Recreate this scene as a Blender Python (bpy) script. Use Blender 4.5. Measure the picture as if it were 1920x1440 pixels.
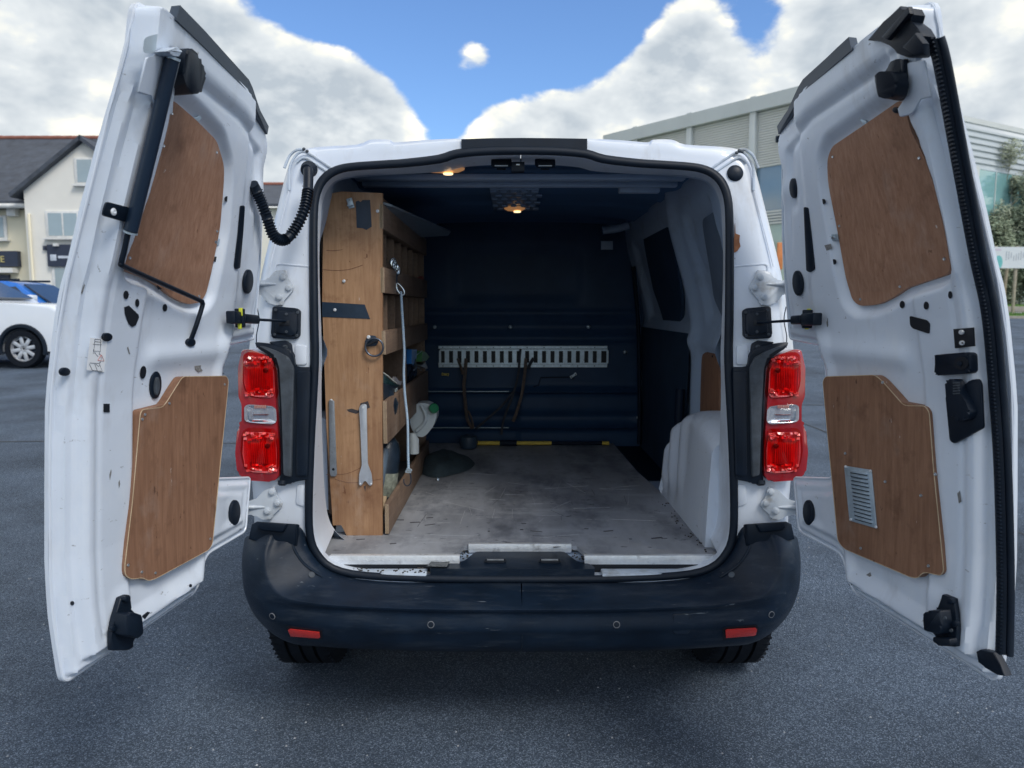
import bpy, bmesh, math, random
import numpy as np
from mathutils import Vector, Matrix
random.seed(7); R_ = math.radians
scene = bpy.context.scene
COL = scene.collection
for o in list(bpy.data.objects): bpy.data.objects.remove(o)

# ------------------------------------------------------------------ camera
FPX, PITCH, CAMH = 1350.0, R_(6.0), 1.36          # focal length in photo pixels (1920 wide), pitch, eye height
cam = bpy.data.cameras.new('camera'); cam.sensor_width = 36; cam.lens = 36*FPX/1920
cam.clip_start = .05; cam.clip_end = 5000
cam.dof.use_dof = True; cam.dof.focus_distance = 2.1; cam.dof.aperture_fstop = 5.0
cam_o = bpy.data.objects.new('camera', cam); COL.objects.link(cam_o)
cam_o.location = (0, 0, CAMH); cam_o.rotation_euler = (R_(90)-PITCH, 0, 0)
scene.camera = cam_o
cy = scene.cycles; cy.max_bounces = 6; cy.diffuse_bounces = 3; cy.glossy_bounces = 3; cy.transmission_bounces = 4; cy.transparent_max_bounces = 6; cy.caustics_reflective = False; cy.caustics_refractive = False

# ------------------------------------------------------------------ sky, sun, exposure
SUN_EL, SUN_AZ = 47, 138                # degrees; azimuth clockwise from +Y (in front of the camera)
world = bpy.data.worlds.new('World'); scene.world = world; world.use_nodes = True
def build_world():
    nt = world.node_tree; nt.nodes.clear(); N = nt.nodes.new; L = nt.links.new
    out = N('ShaderNodeOutputWorld'); bg = N('ShaderNodeBackground'); L(bg.outputs[0], out.inputs[0])
    sky = N('ShaderNodeTexSky'); sky.sky_type = 'NISHITA'; sky.sun_disc = False
    sky.sun_elevation = R_(SUN_EL); sky.sun_rotation = R_(SUN_AZ); sky.air_density = 1.2; sky.dust_density = .4; sky.ozone_density = 2.0
    sc = N('ShaderNodeVectorMath'); sc.operation = 'SCALE'; sc.inputs['Scale'].default_value = .092; L(sky.outputs[0], sc.inputs[0])
    gm = N('ShaderNodeMix'); gm.data_type = 'RGBA'; gm.blend_type = 'MULTIPLY'; gm.inputs[0].default_value = 1
    gm.inputs[7].default_value = (.80, 1.02, 1.35, 1); L(sc.outputs[0], gm.inputs[6])
    tc = N('ShaderNodeTexCoord'); nrm = N('ShaderNodeVectorMath'); nrm.operation = 'NORMALIZE'; L(tc.outputs['Generated'], nrm.inputs[0])
    # cloud field: fractal noise over direction, with a cloud cover that is lower in a gap of blue overhead in front
    def noise(vec, s, det, rough, dist=0.0):
        n = N('ShaderNodeTexNoise'); n.inputs['Scale'].default_value = s; n.inputs['Detail'].default_value = det
        n.inputs['Roughness'].default_value = rough; n.inputs['Distortion'].default_value = dist; L(vec, n.inputs['Vector']); return n.outputs[0]
    def math_(op, a, b=None, c=None, clamp=False):
        m = N('ShaderNodeMath'); m.operation = op; m.use_clamp = clamp
        for i, v in enumerate((a, b, c)):
            if v is None: continue
            if hasattr(v, 'links'): L(v, m.inputs[i])
            else: m.inputs[i].default_value = v
        return m.outputs[0]
    def smooth(v, a, b):
        m = N('ShaderNodeMapRange'); m.interpolation_type = 'SMOOTHSTEP'; m.clamp = True
        m.inputs[1].default_value = a; m.inputs[2].default_value = b; L(v, m.inputs[0]); return m.outputs[0]
    def blob(px, py, r):
        d = ray(px, py).normalized()
        v = N('ShaderNodeVectorMath'); v.operation = 'DISTANCE'; L(nrm.outputs[0], v.inputs[0]); v.inputs[1].default_value = d
        g = math_('DIVIDE', v.outputs['Value'], r/FPX); g = math_('POWER', g, 2.0); g = math_('MULTIPLY', g, -1.0)
        return math_('EXPONENT', g)
    def total(lst):
        acc = None
        for (px, py, r, a) in lst:
            t = math_('MULTIPLY', blob(px, py, r), a)
            acc = t if acc is None else math_('ADD', acc, t)
        return acc
    bias = total([(520, -60, 130, -.55), (640, -10, 100, -.60), (780, 50, 120, -.62), (930, 50, 140, -.62), (1060, 70, 100, -.60), (1170, 0, 110, -.60), (832, 185, 45, -.40), (1410, 25, 70, -.50),
                  (650, 165, 95, .50), (545, 170, 120, .42), (745, 215, 70, .45), (945, 235, 70, .46), (1050, 205, 70, .50), (1165, 165, 75, .50), (1290, 105, 80, .72), (862, 98, 46, .56), (912, 104, 42, .54), (834, 146, 30, .44), (240, 60, 260, .40), (1700, 100, 270, .42)])
    pv = N('ShaderNodeMapping'); pv.inputs['Scale'].default_value = (1, 1, 1.7); L(nrm.outputs[0], pv.inputs[0])
    n1 = noise(pv.outputs[0], 7.0, 7, .60, .12)
    off = N('ShaderNodeVectorMath'); off.operation = 'ADD'; L(pv.outputs[0], off.inputs[0]); off.inputs[1].default_value = (-.018, -.008, .045)
    n2 = noise(off.outputs[0], 7.0, 4, .55, .12)
    big = noise(nrm.outputs[0], 3.1, 2, .5)
    dens = math_('ADD', n1, bias); dens = math_('ADD', dens, math_('MULTIPLY', math_('SUBTRACT', big, .5), .35))
    cover = smooth(dens, .41, .58)
    lit = math_('SUBTRACT', n1, n2); lit = math_('MULTIPLY', lit, 2.3); 
    thick = smooth(dens, .50, 1.0)
    br = math_('ADD', .74, lit); br = math_('SUBTRACT', br, math_('MULTIPLY', thick, .42)); br = math_('MAXIMUM', math_('MINIMUM', br, 1.0), .0)
    ramp = N('ShaderNodeValToRGB'); e = ramp.color_ramp.elements
    e[0].position = .12; e[0].color = (.37, .42, .47, 1); e[1].position = .95; e[1].color = (1.0, .94, .75, 1)
    m = ramp.color_ramp.elements.new(.55); m.color = (.58, .615, .635, 1)
    L(br, ramp.inputs[0])
    mix = N('ShaderNodeMix'); mix.data_type = 'RGBA'; L(cover, mix.inputs[0]); L(gm.outputs[2], mix.inputs[6]); L(ramp.outputs[0], mix.inputs[7])
    L(mix.outputs[2], bg.inputs[0]); bg.inputs[1].default_value = 1.0
def ray(x, y):
    a = (x-960)/FPX; b = (720-y)/FPX
    return Vector((a, math.cos(PITCH)+b*math.sin(PITCH), -math.sin(PITCH)+b*math.cos(PITCH)))
build_world(); world.cycles.sampling_method = 'MANUAL'; world.cycles.sample_map_resolution = 256
sun = bpy.data.lights.new('sun', 'SUN'); sun.energy = 1.45; sun.angle = R_(20); sun.color = (1, .95, .87)
sun_o = bpy.data.objects.new('sun', sun); COL.objects.link(sun_o)
sd = Vector((math.sin(R_(SUN_AZ))*math.cos(R_(SUN_EL)), math.cos(R_(SUN_AZ))*math.cos(R_(SUN_EL)), math.sin(R_(SUN_EL))))
sun_o.rotation_euler = (-sd).to_track_quat('-Z', 'Y').to_euler(); sun_o.location = sd*50
vs = scene.view_settings; vs.view_transform = 'Standard'; vs.look = 'None'; vs.exposure = 0.50; vs.gamma = 1; vs.use_curve_mapping = False

# ------------------------------------------------------------------ helpers
EYE = Vector((0, 0, CAMH))
def atY(x, y, Y): d = ray(x, y); return EYE+d*(Y/d.y)
def atX(x, y, X): d = ray(x, y); return EYE+d*(X/d.x)
def atZ(x, y, Z): d = ray(x, y); return EYE+d*((Z-CAMH)/d.z)
VX = .03                                       # van centre line
def mirx(v): return Vector((2*VX-v.x, v.y, v.z))

def mat(name, col, rough=.5, metal=0.0, var=.12, vs=6.0, stretch=(1, 1, 1), bump=0.0, bs=120.0, dirt=None, coat=0.0, spec=.5, emis=None, det=6, bstretch=(1, 1, 1)):
    m = bpy.data.materials.new(name); m.use_nodes = True; nt = m.node_tree; N = nt.nodes.new; L = nt.links.new
    b = nt.nodes['Principled BSDF']; tc = N('ShaderNodeTexCoord'); mp = N('ShaderNodeMapping'); mp.inputs['Scale'].default_value = stretch
    L(tc.outputs['Object'], mp.inputs[0])
    n = N('ShaderNodeTexNoise'); n.inputs['Scale'].default_value = vs; n.inputs['Detail'].default_value = det; n.inputs['Roughness'].default_value = .62; L(mp.outputs[0], n.inputs['Vector'])
    rp = N('ShaderNodeValToRGB'); e = rp.color_ramp.elements; e[0].position = .3; e[1].position = .7
    e[0].color = (*[max(0, c*(1-var)) for c in col], 1); e[1].color = (*[min(1, c*(1+var)) for c in col], 1); L(n.outputs[0], rp.inputs[0])
    c = rp.outputs[0]
    if dirt:
        for (dc, scale, lo, hi, amt, st) in dirt:
            mp2 = N('ShaderNodeMapping'); mp2.inputs['Scale'].default_value = st; L(tc.outputs['Object'], mp2.inputs[0])
            n2 = N('ShaderNodeTexNoise'); n2.inputs['Scale'].default_value = scale; n2.inputs['Detail'].default_value = 5; n2.inputs['Roughness'].default_value = .7; L(mp2.outputs[0], n2.inputs['Vector'])
            mr = N('ShaderNodeMapRange'); mr.inputs[1].default_value = lo; mr.inputs[2].default_value = hi; mr.inputs[4].default_value = amt; L(n2.outputs[0], mr.inputs[0])
            mx = N('ShaderNodeMix'); mx.data_type = 'RGBA'; L(mr.outputs[0], mx.inputs[0]); L(c, mx.inputs[6]); mx.inputs[7].default_value = (*dc, 1); c = mx.outputs[2]
    L(c, b.inputs['Base Color']); b.inputs['Roughness'].default_value = rough; b.inputs['Metallic'].default_value = metal
    b.inputs['Specular IOR Level'].default_value = spec; b.inputs['Coat Weight'].default_value = coat; b.inputs['Coat Roughness'].default_value = .08
    if bump:
        mp3 = N('ShaderNodeMapping'); mp3.inputs['Scale'].default_value = bstretch; L(tc.outputs['Object'], mp3.inputs[0])
        n3 = N('ShaderNodeTexNoise'); n3.inputs['Scale'].default_value = bs; n3.inputs['Detail'].default_value = 4; L(mp3.outputs[0], n3.inputs['Vector'])
        bp = N('ShaderNodeBump'); bp.inputs['Strength'].default_value = bump; bp.inputs['Distance'].default_value = .004; L(n3.outputs[0], bp.inputs['Height']); L(bp.outputs[0], b.inputs['Normal'])
    if emis: b.inputs['Emission Color'].default_value = (*emis[0], 1); b.inputs['Emission Strength'].default_value = emis[1]
    return m

def put(name, me, m, parent=None, smooth=True, angle=35):
    o = bpy.data.objects.new(name, me); COL.objects.link(o)
    if m is not None: me.materials.append(m)
    if smooth and len(me.polygons):
        me.polygons.foreach_set('use_smooth', [True]*len(me.polygons)); me.set_sharp_from_angle(angle=R_(angle))
    if parent is not None:
        o.parent = parent
        if parent.type == 'EMPTY': o.matrix_parent_inverse = Matrix.Translation(-Vector(parent.location))
    return o
def pyd(name, v, f, m, parent=None, smooth=True, angle=35, recalc=True):
    me = bpy.data.meshes.new(name); me.from_pydata([tuple(p) for p in v], [], f); me.update()
    if recalc:
        bm = bmesh.new(); bm.from_mesh(me); bmesh.ops.recalc_face_normals(bm, faces=bm.faces); bm.to_mesh(me); bm.free()
    return put(name, me, m, parent, smooth, angle)
def frombm(name, bm, m, parent=None, smooth=True, angle=35):
    bmesh.ops.recalc_face_normals(bm, faces=bm.faces)
    me = bpy.data.meshes.new(name); bm.to_mesh(me); bm.free(); return put(name, me, m, parent, smooth, angle)
def tag(o, label, cat=None, group=None, kind=None):
    if label: o['label'] = label
    if cat: o['category'] = cat
    if group: o['group'] = group
    if kind: o['kind'] = kind
    return o
def empty(name, loc, label, cat, group=None):
    o = bpy.data.objects.new(name, None); COL.objects.link(o); o.location = loc; o.empty_display_size = .1; return tag(o, label, cat, group)

def bm_box(bm, c, s, bevel=0.0, rot=None, seg=2):
    r = bmesh.ops.create_cube(bm, size=1.0); vv = r['verts']
    M_ = Matrix.Translation(Vector(c)) @ (rot.to_4x4() if rot is not None else Matrix.Identity(4)) @ Matrix.Diagonal((*s, 1))
    bmesh.ops.transform(bm, matrix=M_, verts=vv)
    if bevel:
        es = list({e for v in vv for e in v.link_edges}); bmesh.ops.bevel(bm, geom=es, offset=bevel, segments=seg, affect='EDGES', profile=.5)
def box(name, c, s, m, parent=None, bevel=0.0, rot=None):
    bm = bmesh.new(); bm_box(bm, c, s, bevel, rot); return frombm(name, bm, m, parent)
def bm_prism(bm, ring, off, bevel=0.0):
    ring = [Vector(p) for p in ring]; a = [bm.verts.new(p) for p in ring]; b = [bm.verts.new(p+(off[i] if isinstance(off, list) else off)) for i, p in enumerate(ring)]
    n = len(a); top = bm.faces.new(b); bm.faces.new(a[::-1])
    for i in range(n): bm.faces.new((a[i], a[(i+1) % n], b[(i+1) % n], b[i]))
    if bevel: bmesh.ops.bevel(bm, geom=list(top.edges), offset=bevel, segments=2, affect='EDGES', profile=.5)
def prism(name, ring, off, m, parent=None, bevel=0.0, smooth=True):
    bm = bmesh.new(); bm_prism(bm, ring, off, bevel); return frombm(name, bm, m, parent, smooth)
def cat(pts, n=6, closed=False):
    P = [Vector(p) for p in pts]; k = len(P); out = []
    rng = range(k if closed else k-1)
    for i in rng:
        p1, p2 = P[i], P[(i+1) % k]; p0 = P[(i-1) % k] if (closed or i > 0) else p1; p3 = P[(i+2) % k] if (closed or i+2 < k) else p2
        for j in range(n):
            t = j/n; out.append(.5*((2*p1)+(p2-p0)*t+(2*p0-5*p1+4*p2-p3)*t*t+(3*p1-p0-3*p2+p3)*t**3))
    if not closed: out.append(P[-1])
    return out
def bm_tube(bm, path, r, n=8, closed=False, caps=True, sx=1.0, up=None):
    P = [Vector(p) for p in path]; k = len(P); rings = []; prev = None
    for i in range(k):
        if closed: t = P[(i+1) % k]-P[i-1]
        else: t = P[min(i+1, k-1)]-P[max(i-1, 0)]
        if t.length < 1e-9: t = Vector((0, 0, 1))
        t.normalize()
        ref = prev if prev is not None else (Vector(up) if up else (Vector((0, 0, 1)) if abs(t.z) < .9 else Vector((1, 0, 0))))
        a = (ref-t*ref.dot(t)); 
        if a.length < 1e-6: a = t.orthogonal()
        a.normalize(); prev = a; b = t.cross(a); rr = r[i] if isinstance(r, (list, tuple)) else r
        rings.append([bm.verts.new(P[i]+a*math.cos(2*math.pi*j/n)*rr+b*math.sin(2*math.pi*j/n)*rr*sx) for j in range(n)])
    for i in range(k if closed else k-1):
        A, B = rings[i], rings[(i+1) % k]
        for j in range(n): bm.faces.new((A[j], A[(j+1) % n], B[(j+1) % n], B[j]))
    if caps and not closed: bm.faces.new(rings[0][::-1]); bm.faces.new(rings[-1])
def tube(name, path, r, m, parent=None, n=8, closed=False, sx=1.0, up=None):
    bm = bmesh.new(); bm_tube(bm, path, r, n, closed, True, sx, up); return frombm(name, bm, m, parent, True, 50)
def bm_lathe(bm, prof, M_, n=24, cap=True):
    rings = []
    for (r, h) in prof: rings.append([bm.verts.new(M_ @ Vector((max(r, 1e-5)*math.cos(2*math.pi*j/n), max(r, 1e-5)*math.sin(2*math.pi*j/n), h))) for j in range(n)])
    for i in range(len(rings)-1):
        for j in range(n): bm.faces.new((rings[i][j], rings[i][(j+1) % n], rings[i+1][(j+1) % n], rings[i+1][j]))
    if cap: bm.faces.new(rings[0][::-1]); bm.faces.new(rings[-1])
def axis_m(loc, z, x=None):
    z = Vector(z).normalized(); x = Vector(x) if x is not None else z.orthogonal(); x = (x-z*x.dot(z)).normalized(); y = z.cross(x)
    return Matrix.Translation(Vector(loc)) @ Matrix((x, y, z)).transposed().to_4x4()
def lathe(name, prof, loc, z, m, parent=None, n=24, sx=1.0, x=None, cap=True):
    bm = bmesh.new(); bm_lathe(bm, prof, axis_m(loc, z, x) @ Matrix.Diagonal((sx, 1, 1, 1)), n, cap); return frombm(name, bm, m, parent)
def rpoly(pts, r, n=4):
    """round the corners of a 2-D polygon"""
    out = []; k = len(pts)
    for i in range(k):
        p = Vector(pts[i][:2]).to_3d(); a = Vector(pts[i-1][:2]).to_3d(); b = Vector(pts[(i+1) % k][:2]).to_3d()
        rr = pts[i][2] if len(pts[i]) > 2 else r
        da, db = (a-p), (b-p); q = min(rr, da.length*.45, db.length*.45)
        if q < 1e-5: out.append((p.x, p.y)); continue
        A = p+da.normalized()*q; B = p+db.normalized()*q
        for j in range(n+1):
            t = j/n; v = A*(1-t)**2+p*2*t*(1-t)+B*t*t; out.append((v.x, v.y))
    return out
def rows(poly, nrow):
    """z levels of a polygon that is single-valued in z, with its left and right u"""
    zs = [p[1] for p in poly]; z0, z1 = min(zs), max(zs); e = (z1-z0)*1e-4
    lv = sorted(set([round(z0+e+(z1-z0-2*e)*i/nrow, 5) for i in range(nrow+1)]+[round(min(max(z, z0+e), z1-e), 5) for z in zs]))
    lv = [z for i, z in enumerate(lv) if i == 0 or z-lv[i-1] > .0008]
    out = []
    for z in lv:
        us = []
        for i in range(len(poly)):
            (u0, a), (u1, b) = poly[i-1], poly[i]
            if (a-z)*(b-z) <= 0 and abs(a-b) > 1e-9: us.append(u0+(u1-u0)*(z-a)/(b-a))
        if len(us) >= 2: out.append((z, min(us), max(us)))
    return out
def sheet(name, poly, fn, m, parent=None, nrow=20, ncol=10, back=None, angle=40, sfun=None):
    """polygon (u,z) filled with a grid whose points are fn(u,z); back(u,z) closes it into a solid"""
    rw = rows(poly, nrow); v = []; f = []; nc = ncol+1
    def layer(fun, flip):
        b0 = len(v)
        for (z, a, b) in rw:
            for j in range(nc):
                s = j/ncol; s = sfun(s) if sfun else s; v.append(fun(a+(b-a)*s, z))
        for i in range(len(rw)-1):
            for j in range(ncol):
                q = (b0+i*nc+j, b0+i*nc+j+1, b0+(i+1)*nc+j+1, b0+(i+1)*nc+j); f.append(q[::-1] if flip else q)
        return b0
    a0 = layer(fn, False)
    if back:
        b0 = layer(back, True); nr = len(rw)
        loop = [j for j in range(nc)]+[i*nc+ncol for i in range(1, nr)]+[(nr-1)*nc+j for j in range(ncol-1, -1, -1)]+[i*nc for i in range(nr-2, 0, -1)]
        for i in range(len(loop)):
            p, q = loop[i], loop[(i+1) % len(loop)]; f.append((a0+q, a0+p, b0+p, b0+q))
    return pyd(name, v, f, m, parent, True, angle, True)
def grid(name, nu, nv, fn, m, parent=None, angle=40, closed_u=False):
    v = [fn(i/nu, j/nv) for i in range(nu+1) for j in range(nv+1)]
    f = [(i*(nv+1)+j, (i+1)*(nv+1)+j, (i+1)*(nv+1)+j+1, i*(nv+1)+j+1) for i in range(nu) for j in range(nv)]
    return pyd(name, v, f, m, parent, True, angle)
def sst(x, a, b):
    t = min(1, max(0, (x-a)/(b-a))); return t*t*(3-2*t)
def text(name, s, loc, size, rot, m, parent=None, extrude=.002, align='LEFT'):
    c = bpy.data.curves.new(name, 'FONT'); c.body = s; c.size = size; c.extrude = extrude; c.align_x = align
    o = bpy.data.objects.new(name, c); COL.objects.link(o); dg = bpy.context.evaluated_depsgraph_get()
    me = bpy.data.meshes.new_from_object(o.evaluated_get(dg)); bpy.data.objects.remove(o)
    me.transform(Matrix.Translation(Vector(loc)) @ rot.to_4x4()); me.materials.clear()
    return put(name, me, m, parent, False)

# ------------------------------------------------------------------ materials
GRIME = ((.36, .33, .29), 6, .53, .75, .5, (1, 1, .35)); SPECK = ((.11, .10, .095), 48, .69, .72, .75, (1, 1, .6))
white = mat('white_paint', (.69, .75, .84), .30, 0, .03, 3, coat=.35, dirt=[GRIME, SPECK, ((.45, .42, .37), 2.2, .55, .8, .35, (1, 1, .5))])
white_in = mat('inner_white_paint', (.655, .72, .815), .40, 0, .05, 4, coat=.15, bump=.05, bs=25, dirt=[((.34, .33, .32), 4, .54, .76, .60, (1, 1, .4)), SPECK, ((.16, .16, .17), 26, .66, .70, .85, (1, 1, 3)), ((.76, .80, .85), 9, .55, .75, .5, (1, 1, .5))])
dirty_white = mat('grubby_white_paint', (.52, .60, .70), .45, 0, .08, 8, dirt=[((.16, .15, .13), 7, .5, .72, .8, (1, 1, 1)), SPECK])
navy_metal = mat('blue_hazed_bulkhead_grey', (.017, .048, .108), .48, 0, .15, 5, spec=.25, bump=.05, bs=40)  # grey bulkhead; the blue haze over the bay is put into its colour
wall_grey = mat('cargo_wall_paint', (.38, .48, .62), .42, 0, .05, 3, dirt=[((.2, .22, .25), 6, .55, .75, .5, (1, 1, 1))])
liner = mat('dark_liner', (.004, .011, .026), .6, 0, .15, 8, spec=.2)
ceil_m = mat('ceiling_lining', (.09, .175, .32), .7, 0, .06, 4, spec=.2)  # blue haze below the roof is mixed into this lining colour
black_pl = mat('black_plastic', (.005, .011, .022), .42, 0, .25, 12, spec=.3, bump=.12, bs=500)
bumper_m = mat('bumper_plastic', (.006, .0145, .030), .42, 0, .35, 7, spec=.28, bump=.2, bs=700, dirt=[((.07, .085, .105), 8, .52, .82, .45, (.6, 2, 4)), ((.22, .25, .28), 70, .66, .70, .55, (.12, 1, 1)), ((.35, .38, .41), 170, .70, .74, .6, (1, 1, 1))])
rubber = mat('rubber_seal', (.005, .011, .022), .5, 0, .2, 30, spec=.3)
rubber_dirty = mat('dusty_rubber', (.055, .068, .085), .7, 0, .4, 25)
tyre_m = mat('tyre_rubber', (.006, .009, .015), .8, 0, .3, 20, spec=.2, bump=.2, bs=300)
hole_m = mat('hole_black', (.004, .007, .013), .6, 0, .1, 10)
steel = mat('zinc_steel', (.50, .54, .58), .38, .85, .15, 30, bump=.1, bs=200, dirt=[((.16, .15, .14), 22, .55, .75, .6, (1, 1, 1))])
galv = mat('galvanised_steel', (.48, .58, .66), .42, .55, .14, 40, dirt=[((.12, .14, .16), 30, .60, .74, .6, (1, 1, 1))])
alu = mat('aluminium_trim', (.80, .83, .86), .36, .35, .1, 40, bump=.25, bs=150, bstretch=(1, .3, 1), dirt=[((.22, .21, .20), 18, .58, .75, .7, (1, 1, 1))])
hinge_m = mat('painted_hinge', (.52, .57, .63), .4, 0, .08, 12, coat=.2, dirt=[((.2, .17, .13), 15, .54, .72, .6, (1, 1, 1))])
yellow = mat('yellow_plastic', (.62, .66, .05), .45, 0, .1, 20)
def wood(name, c1, c2, stain=.5, axis='z', rough=.55, dark=(.05, .022, .012)):
    m = bpy.data.materials.new(name); m.use_nodes = True; nt = m.node_tree; N = nt.nodes.new; L = nt.links.new; b = nt.nodes['Principled BSDF']
    tc = N('ShaderNodeTexCoord'); mp = N('ShaderNodeMapping'); s = [38, 38, 38]; s['xyz'.index(axis)] = 2.6; mp.inputs['Scale'].default_value = s; L(tc.outputs['Object'], mp.inputs[0])
    g = N('ShaderNodeTexNoise'); g.inputs['Scale'].default_value = 2.4; g.inputs['Detail'].default_value = 9; g.inputs['Roughness'].default_value = .68; g.inputs['Distortion'].default_value = .5; L(mp.outputs[0], g.inputs['Vector'])
    rp = N('ShaderNodeValToRGB'); e = rp.color_ramp.elements; e[0].position = .22; e[0].color = (*c1, 1); e[1].position = .78; e[1].color = (*c2, 1); L(g.outputs[0], rp.inputs[0]); c = rp.outputs[0]
    def over(c, col, scale, lo, hi, amt, st=(1, 1, 1), det=6):
        m2 = N('ShaderNodeMapping'); m2.inputs['Scale'].default_value = st; L(tc.outputs['Object'], m2.inputs[0])
        n = N('ShaderNodeTexNoise'); n.inputs['Scale'].default_value = scale; n.inputs['Detail'].default_value = det; n.inputs['Roughness'].default_value = .65; L(m2.outputs[0], n.inputs['Vector'])
        mr = N('ShaderNodeMapRange'); mr.inputs[1].default_value = lo; mr.inputs[2].default_value = hi; mr.inputs[4].default_value = amt; L(n.outputs[0], mr.inputs[0])
        mx = N('ShaderNodeMix'); mx.data_type = 'RGBA'; L(mr.outputs[0], mx.inputs[0]); L(c, mx.inputs[6]); mx.inputs[7].default_value = (*col, 1); return mx.outputs[2]
    c = over(c, dark, 2.6, .46, .72, stain, (1, 1, .6)); c = over(c, dark, 14, .56, .76, .55); c = over(c, dark, 44, .66, .70, .85, (1, 1, .45)); c = over(c, (.58, .53, .48), 7, .58, .80, .22, (1, 1, .7)); c = over(c, (.66, .62, .58), 70, .69, .73, .7, (1, 1, .22))
    L(c, b.inputs['Base Color']); b.inputs['Roughness'].default_value = rough; b.inputs['Specular IOR Level'].default_value = .3
    bp = N('ShaderNodeBump'); bp.inputs['Strength'].default_value = .12; bp.inputs['Distance'].default_value = .003; L(g.outputs[0], bp.inputs['Height']); L(bp.outputs[0], b.inputs['Normal'])
    return m
ply_door = wood('door_plywood', (.25, .125, .075), (.45, .26, .172), .42, dark=(.12, .055, .032))
ply_low = wood('lower_door_plywood', (.175, .086, .05), (.345, .19, .118), .50, dark=(.075, .034, .02))
ply_shelf = wood('shelf_plywood', (.31, .165, .085), (.55, .335, .19), .7, dark=(.15, .06, .03))
ply_lip = wood('shelf_lip_plywood', (.17, .115, .085), (.29, .205, .15), .5, 'y')
ply_edge = wood('plywood_edge', (.42, .30, .18), (.66, .52, .36), .2)
floor_m = mat('worn_floor_ply', (.33, .345, .375), .55, 0, .32, 5, (1, .35, 1), bump=.15, bs=60, det=9, dirt=[((.07, .08, .10), 5, .48, .70, .75, (1, .5, 1)), ((.025, .03, .04), 24, .62, .68, .85, (.6, 1, 1)), ((.52, .55, .58), 9, .56, .74, .65, (.3, 1, 1)), ((.70, .72, .75), 60, .66, .70, .8, (.08, .6, 1))])
# ------------------------------------------------------------------ ground
def gz(Y): return .028*max(0.0, Y-5.0)
def ground_material():
    m = bpy.data.materials.new('asphalt'); m.use_nodes = True; nt = m.node_tree; N = nt.nodes.new; L = nt.links.new; b = nt.nodes['Principled BSDF']
    tc = N('ShaderNodeTexCoord')
    v = N('ShaderNodeTexVoronoi'); v.inputs['Scale'].default_value = 300; L(tc.outputs['Object'], v.inputs['Vector'])
    rp = N('ShaderNodeValToRGB'); e = rp.color_ramp.elements; e[0].position = .05; e[0].color = (.040, .057, .082, 1); e[1].position = .97; e[1].color = (.23, .285, .365, 1)
    k = rp.color_ramp.elements.new(.72); k.color = (.088, .119, .168, 1); sp = N('ShaderNodeSeparateColor'); L(v.outputs['Color'], sp.inputs[0]); L(sp.outputs[0], rp.inputs[0])
    n = N('ShaderNodeTexNoise'); n.inputs['Scale'].default_value = .9; n.inputs['Detail'].default_value = 7; n.inputs['Roughness'].default_value = .6; L(tc.outputs['Object'], n.inputs['Vector'])
    mr = N('ShaderNodeMapRange'); mr.inputs[1].default_value = .3; mr.inputs[2].default_value = .7; mr.inputs[3].default_value = .58; mr.inputs[4].default_value = 1.42; L(n.outputs[0], mr.inputs[0])
    mu = N('ShaderNodeVectorMath'); mu.operation = 'SCALE'; L(rp.outputs[0], mu.inputs[0]); L(mr.outputs[0], mu.inputs['Scale'])
    c = mu.outputs[0]
    f = N('ShaderNodeTexNoise'); f.inputs['Scale'].default_value = 55; f.inputs['Detail'].default_value = 3; L(tc.outputs['Object'], f.inputs['Vector'])
    fr = N('ShaderNodeMapRange'); fr.inputs[1].default_value = .74; fr.inputs[2].default_value = .76; fr.inputs[4].default_value = .7; L(f.outputs[0], fr.inputs[0])
    mx = N('ShaderNodeMix'); mx.data_type = 'RGBA'; L(fr.outputs[0], mx.inputs[0]); L(c, mx.inputs[6]); mx.inputs[7].default_value = (.42, .46, .52, 1)
    L(mx.outputs[2], b.inputs['Base Color']); b.inputs['Roughness'].default_value = .80; b.inputs['Specular IOR Level'].default_value = .22
    bp = N('ShaderNodeBump'); bp.inputs['Strength'].default_value = .9; bp.inputs['Distance'].default_value = .006; L(v.outputs['Distance'], bp.inputs['Height'])
    bp2 = N('ShaderNodeBump'); bp2.inputs['Strength'].default_value = .4; bp2.inputs['Distance'].default_value = .01; L(f.outputs[0], bp2.inputs['Height']); L(bp.outputs[0], bp2.inputs['Normal']); L(bp2.outputs[0], b.inputs['Normal'])
    return m
asphalt = ground_material()
ys = [-12, -4, 0, 3, 5, 10, 20, 35.6]
v = []; f = []
for i, Y in enumerate(ys): v += [(-60, Y, gz(Y)), (60, Y, gz(Y))]
f = [(2*i, 2*i+1, 2*i+3, 2*i+2) for i in range(len(ys)-1)]
tag(pyd('car_park', v, f, asphalt, smooth=False), 'dark grey asphalt car park', None, None, 'structure')
seam_m = mat('tar_seam', (.018, .021, .026), .55, 0, .3, 20)
def seam(pts, w):
    c = cat([(x, y, 0) for x, y in pts], 8); rnd = random.Random(len(pts)); v = []; f = []
    for i, p in enumerate(c):
        t = (c[min(i+1, len(c)-1)]-c[max(i-1, 0)]).normalized(); n = Vector((-t.y, t.x, 0)); k = w*(.6+.8*rnd.random())
        v += [(p.x+n.x*k, p.y+n.y*k, gz(p.y)+.004), (p.x-n.x*k, p.y-n.y*k, gz(p.y)+.004)]
    f = [(2*i, 2*i+1, 2*i+3, 2*i+2) for i in range(len(c)-1)]; return tag(pyd('tar_seam', v, f, seam_m, smooth=False), 'thin dark tar seam in the asphalt', None, None, 'structure')
seam([(-14, 6.9), (-9, 7.05), (-6, 6.95), (-4.2, 7.0), (-3.0, 6.9), (-1.3, 6.96)], .012); seam([(1.3, 9.4), (4, 9.2), (7, 9.35), (14, 9.2)], .014); seam([(3.2, 3.6), (3.0, 5.2), (3.3, 7), (3.1, 9.3)], .010)
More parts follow.
